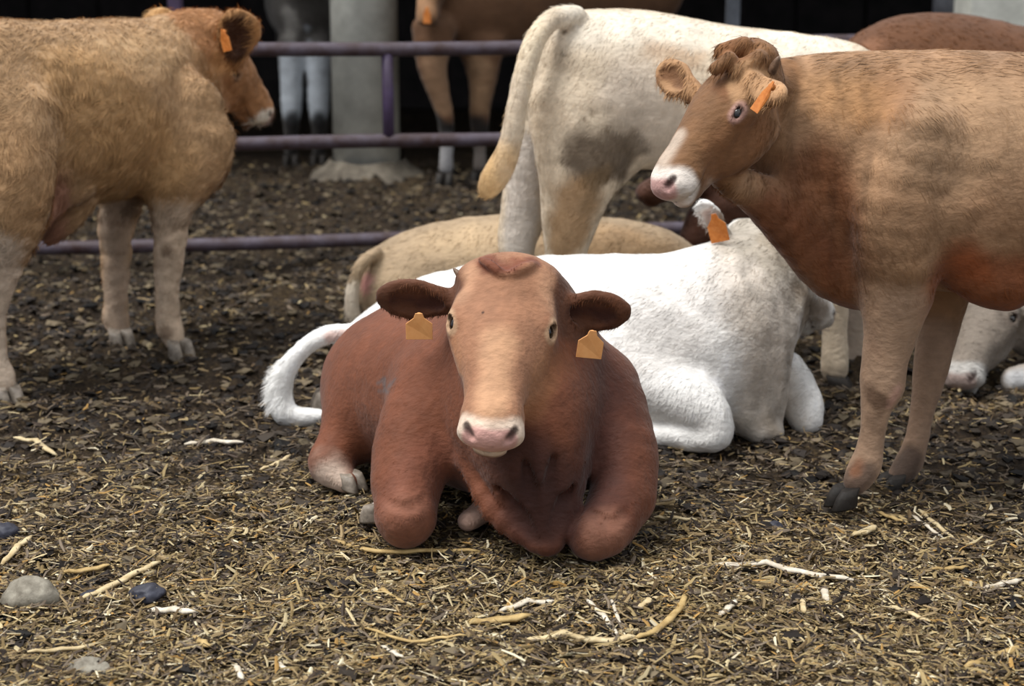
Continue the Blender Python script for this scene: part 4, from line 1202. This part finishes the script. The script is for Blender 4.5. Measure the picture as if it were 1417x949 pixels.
def cows_behind_fence():
    B = Body(0.022)
    B.nodes([(632,8,11.2,62,.20),(680,-8,11.35,82,.28),(760,-22,11.6,84,.30),(860,-30,11.8,80,.26),(910,-30,11.9,60,.2)], .06,.06)
    B.nodes([(630,-60,11.1,45,.15),(600,-90,11.0,40,.12)], .06,.05)
    B.nodes([(600,40,11.0,30,.1),(598,90,10.95,20,.08),(608,130,10.93,14,.06),(616,160,10.92,11,.05),(618,200,10.92,8.5,.04),(617,232,10.92,10,.045)], .05,.04)
    B.nodes([(665,60,11.15,32,.1),(668,110,11.12,19,.08),(664,145,11.1,14,.06),(664,175,11.1,12,.05),(664,205,11.1,8,.04),(664,230,11.1,9,.045)], .05,.04)
    for dx, Yq in ((860,11.7),(880,12.0)):
        B.nodes([(dx,30,Yq,30,.12),(dx,110,Yq,18,.08),(dx,215,Yq,9,.04)], .05,.04)
    H = Head(B, P(592, -75, 10.95), P(583, 30, 10.75), (-.55, -.7, .1), wide=.95)
    near = 1
    B.paint(H.at(.1,0,0), H.at(.4,0,0), .10, 'a87f5c', .05, .9, .03)
    B.paint(P(600,85,10.9), P(610,145,10.9), .09, '85674d', .06, .9, .03)
    B.paint(P(665,90,11.1), P(664,145,11.1), .09, '8a6c50', .06, .9, .03)
    B.paint(P(600,168,10.9), P(620,178,10.9), .06, '1e1a18', .04, 1, .02)
    B.paint(P(664,168,11.1), P(664,180,11.1), .07, '1e1a18', .04, 1, .02)
    B.paint(P(617,195,10.9), P(617,235,10.9), .06, '9a9a9c', .04, .9, .04, 20)
    B.paint(P(664,200,11.1), P(664,235,11.1), .06, '77706a', .04, .9, .04, 20)
    root, V, F, C = finish_cow(B, 'brown cow with black knees standing under the shed behind the fence', '64462f', (-.2, 11.4, 0))
    H.eyes(root)
    ear_tag(P(591, 22, 10.62), (.9,-.4,0), (.1,0,1), .05, .09, MAT['tag_deep'], root)
    hoof(P(616,248,10.9), (-.2,-1,-.1), MAT['hoof'], root, 1.1); hoof(P(664,246,11.08), (-.2,-1,-.1), MAT['hoof'], root, 1.1)
    # roan cow under the shed
    B = Body(0.022)
    B.nodes([(420,15,12.1,48,.22),(425,0,12.3,62,.30),(428,-10,12.8,62,.3),(430,-10,13.2,50,.25)], .06,.06, ref=(1,0,0))
    B.nodes([(418,-20,12.0,34,.15),(415,-60,11.8,30,.13)], .06,.05)
    for dx in (403, 441):
        B.nodes([(dx,60,12.0,18,.09),(dx,110,12.,15,.07),(dx,150,12.,14,.06),(dx,185,12.,9,.04),(dx,210,12.,9,.045)], .05,.04)
        B.paint(P(dx,85,11.9), P(dx,150,11.9), .12, 'ccd3da', .05, .95, .03, 12)
        B.paint(P(dx,172,11.9), P(dx,225,11.9), .09, '201d1c', .05, .95, .03, 12)
    for dx in (405, 445):
        B.nodes([(dx,20,13.2,26,.12),(dx,120,13.2,14,.08),(dx,190,13.2,8,.04)], .05,.04)
    H = Head(B, P(412, -95, 11.75), P(405, -10, 11.5), (0, -.8, .3))
    B.paint(P(425,40,11.9), P(424,62,11.9), .03, 'c5cdd6', .03, .9, .02)
    B.paint(P(400,20,11.9), P(405,40,11.9), .05, 'a4a09a', .08, .7, .07, 16)
    root, V, F, C = finish_cow(B, 'grey roan cow with white forelegs standing in the shed left of the column', '57534f', (-1.4, 12, 0))
    H.eyes(root)
    for dx in (403, 441): hoof(P(dx,222,11.97), (0,-1,-.1), MAT['hoof'], root, 1.1)
cows_behind_fence()
# ------------------------------------------------------------------ loose straw, single stalks and stones
build_straw()

def stalk(label, pts, w, mat, lift=0.018, flat=0.55, name='straw_stalk', cat='straw', group=None):
    ws = []
    for px, py in pts:
        g = G(px, py); g[2] = float(ground_h(np.array([g[0]]), np.array([g[1]]))[0])+lift; ws.append(g)
    # refine
    q = []
    for a, b in zip(ws[:-1], ws[1:]):
        for t in np.linspace(0, 1, 5)[:-1]: q.append(a*(1-t)+b*t)
    q.append(ws[-1]); n = len(q)
    zs = np.array([p[2] for p in q]); zl = np.linspace(zs[0], zs[-1], n)
    zs = np.maximum(0.5*zl+0.5*zs, zs-0.004)
    w *= 1.3
    r = [w*(0.75+0.25*math.sin(math.pi*i/(n-1)))*(1+0.12*math.sin(i*2.3)) for i in range(n)]
    r[0] *= .6; r[-1] *= .5
    c = np.mean(q, 0)
    q = [np.array([p[0], p[1], z+0.002*math.sin(i*1.9)])-c for i, (p, z) in enumerate(zip(q, zs))]
    o = link(name, tube_mesh(name, q, r, MAT[mat], 8, flat)); o.location = tuple(c)
    tag(o, label, cat, group)
stalk('long bleached stick lying on the straw in front of the right cow hooves', [(985,776),(1060,780),(1120,788),(1182,796)], .0095, 'pale_stalk', name='stick', cat='stick')
stalk('thick jointed pale stalk lying in the foreground below the bull', [(722,887),(780,886),(840,884),(880,880)], .0095, 'stalk')
stalk('curved brown twig continuing the thick foreground stalk to the right', [(880,882),(910,870),(940,845),(950,820)], .008, 'yellow_stalk', name='twig', cat='twig')
stalk('short golden brown stalk chunk above the thick foreground stalk', [(645,858),(690,856),(735,852)], .011, 'yellow_stalk')
stalk('pale split stalk just below the bull brisket', [(690,838),(730,834),(770,832)], .008, 'pale_stalk')
stalk('white slanting stalk right of the split stalk', [(812,832),(835,852),(856,876)], .006, 'pale_stalk')
stalk('thin white straw crossing the slanting stalk', [(845,832),(858,862)], .004, 'pale_stalk')
stalk('long yellow straw lying against the left knee of the bull', [(455,752),(520,764),(600,762),(665,760)], .0075, 'yellow_stalk')
stalk('pale straight straw on dark ground left of the bull', [(255,616),(295,614),(337,617)], .009, 'pale_stalk')
stalk('pale straw near the left edge beside the left cow hind hoof', [(20,611),(50,618),(78,629)], .0085, 'stalk')
stalk('thick tan stalk slanting over the dark slate lump', [(112,830),(150,812),(190,797),(222,782)], .0085, 'stalk')
stalk('bleached husk piece right of the dark slate lump', [(205,836),(240,840),(275,849)], .010, 'pale_stalk')
stalk('yellow straw piece above the round grey stone', [(88,792),(120,789),(152,786)], .008, 'yellow_stalk')
stalk('upper straw of the pair beside the right cow far hoof', [(1272,698),(1296,716),(1322,732)], .006, 'stalk')
stalk('lower straw of the pair beside the right cow far hoof', [(1262,706),(1284,722),(1306,736)], .005, 'pale_stalk')
stalk('white husk at the right edge in the foreground', [(1362,814),(1390,807),(1414,799)], .008, 'pale_stalk')
stalk('pale bent straw in the right foreground', [(1232,838),(1262,846),(1288,855)], .006, 'stalk')
stalk('long tan straw in the lower left foreground', [(38,905),(85,896),(130,890)], .006, 'stalk')
stalk('long thin yellow straw in the lower centre foreground', [(505,873),(570,892),(610,889),(645,891)], .0045, 'yellow_stalk')
stalk('short pale leaf scrap under the curved twig', [(884,846),(898,836),(912,822)], .009, 'stalk')
stalk('small upright white chip in the right foreground', [(1140,808),(1145,832)], .008, 'pale_stalk')
stalk('short white chip below the long bleached stick', [(996,848),(1008,838),(1020,828)], .007, 'pale_stalk')
stalk('small pale chip left of the upright white chip', [(1110,828),(1113,848)], .006, 'stalk')
stalk('tan straw at the left edge above the round stone', [(2,778),(25,762),(44,750)], .008, 'stalk')
stalk('pale thin straw below the long thin yellow straw', [(528,890),(545,906),(558,918)], .005, 'pale_stalk')
stalk('golden leaf strip at the lower right corner', [(1335,915),(1375,902),(1415,888)], .009, 'yellow_stalk')
stalk('small golden straw bit in the lower left foreground', [(268,880),(282,896),(290,902)], .007, 'yellow_stalk')
stalk('pale splinter at the lower left bottom edge', [(326,922),(336,946)], .006, 'pale_stalk')
stalk('white splinter below the golden straw bit', [(382,918),(400,932)], .005, 'pale_stalk')
stalk('brown twig left of the bull foreground', [(498,812),(530,820),(560,834)], .006, 'yellow_stalk', name='twig', cat='twig')
stalk('short yellow straw at the right edge near the dark ground', [(1290,782),(1320,778),(1340,776)], .006, 'yellow_stalk')
stalk('tan chip between the stick and the right cow hooves', [(1180,742),(1200,735),(1212,728)], .009, 'stalk')
stalk('light straw crossing behind the bleached stick', [(1214,700),(1235,710),(1250,716)], .006, 'yellow_stalk')
stalk('pale straw right of the white cow knee', [(905,712),(935,714),(965,718)], .006, 'stalk')
stalk('tan straw left of the bull hind hoof', [(360,650),(385,642),(402,632)], .007, 'stalk')
stalk('short pale straw right of the brown twig', [(622,700),(640,690)], .004, 'stalk') if False else None

def stone(label, px, py, rx, rz, mat, seed, name='stone', cat='stone'):
    import bmesh
    g = G(px, py); h = float(ground_h(np.array([g[0]]), np.array([g[1]]))[0])
    bm = bmesh.new(); bmesh.ops.create_icosphere(bm, subdivisions=4, radius=1)
    co = np.array([v.co[:] for v in bm.verts]); n = fbm(co*1.0+seed*3.7, 1.6, 3, seed)
    for v, k in zip(bm.verts, n):
        v.co = v.co*(0.72+0.55*k); v.co.x *= rx; v.co.y *= rx*.8; v.co.z *= rz
    for f in bm.faces: f.smooth = True
    me = bpy.data.meshes.new(name); bm.to_mesh(me); bm.free(); me.materials.append(MAT[mat])
    o = link(name, me); o.location = (g[0], g[1], h+rz*.35)
    tag(o, label, cat)
stone('rounded light grey stone at the lower left of the yard', 42, 828, .070, .050, 'stone', 3)
stone('dark slate lump under the thick tan stalk', 205, 822, .045, .026, 'darkstone', 5)
stone('small dark blue lump left of the thick tan stalk', 128, 818, .030, .018, 'darkstone', 8)
stone('grey flat stone near the bottom edge at lower left', 122, 922, .050, .028, 'stone', 9)
stone('dark lump at the left edge of the yard', 5, 742, .042, .030, 'darkstone', 12)
stone('small dark lump in front of the right cow hoof', 1072, 716, .025, .020, 'darkstone', 14)
stone('dark clod on the ground left of the bull tail end', 175, 600, .030, .022, 'darkstone', 15, 'dirt_clod', 'dirt clod') if False else None
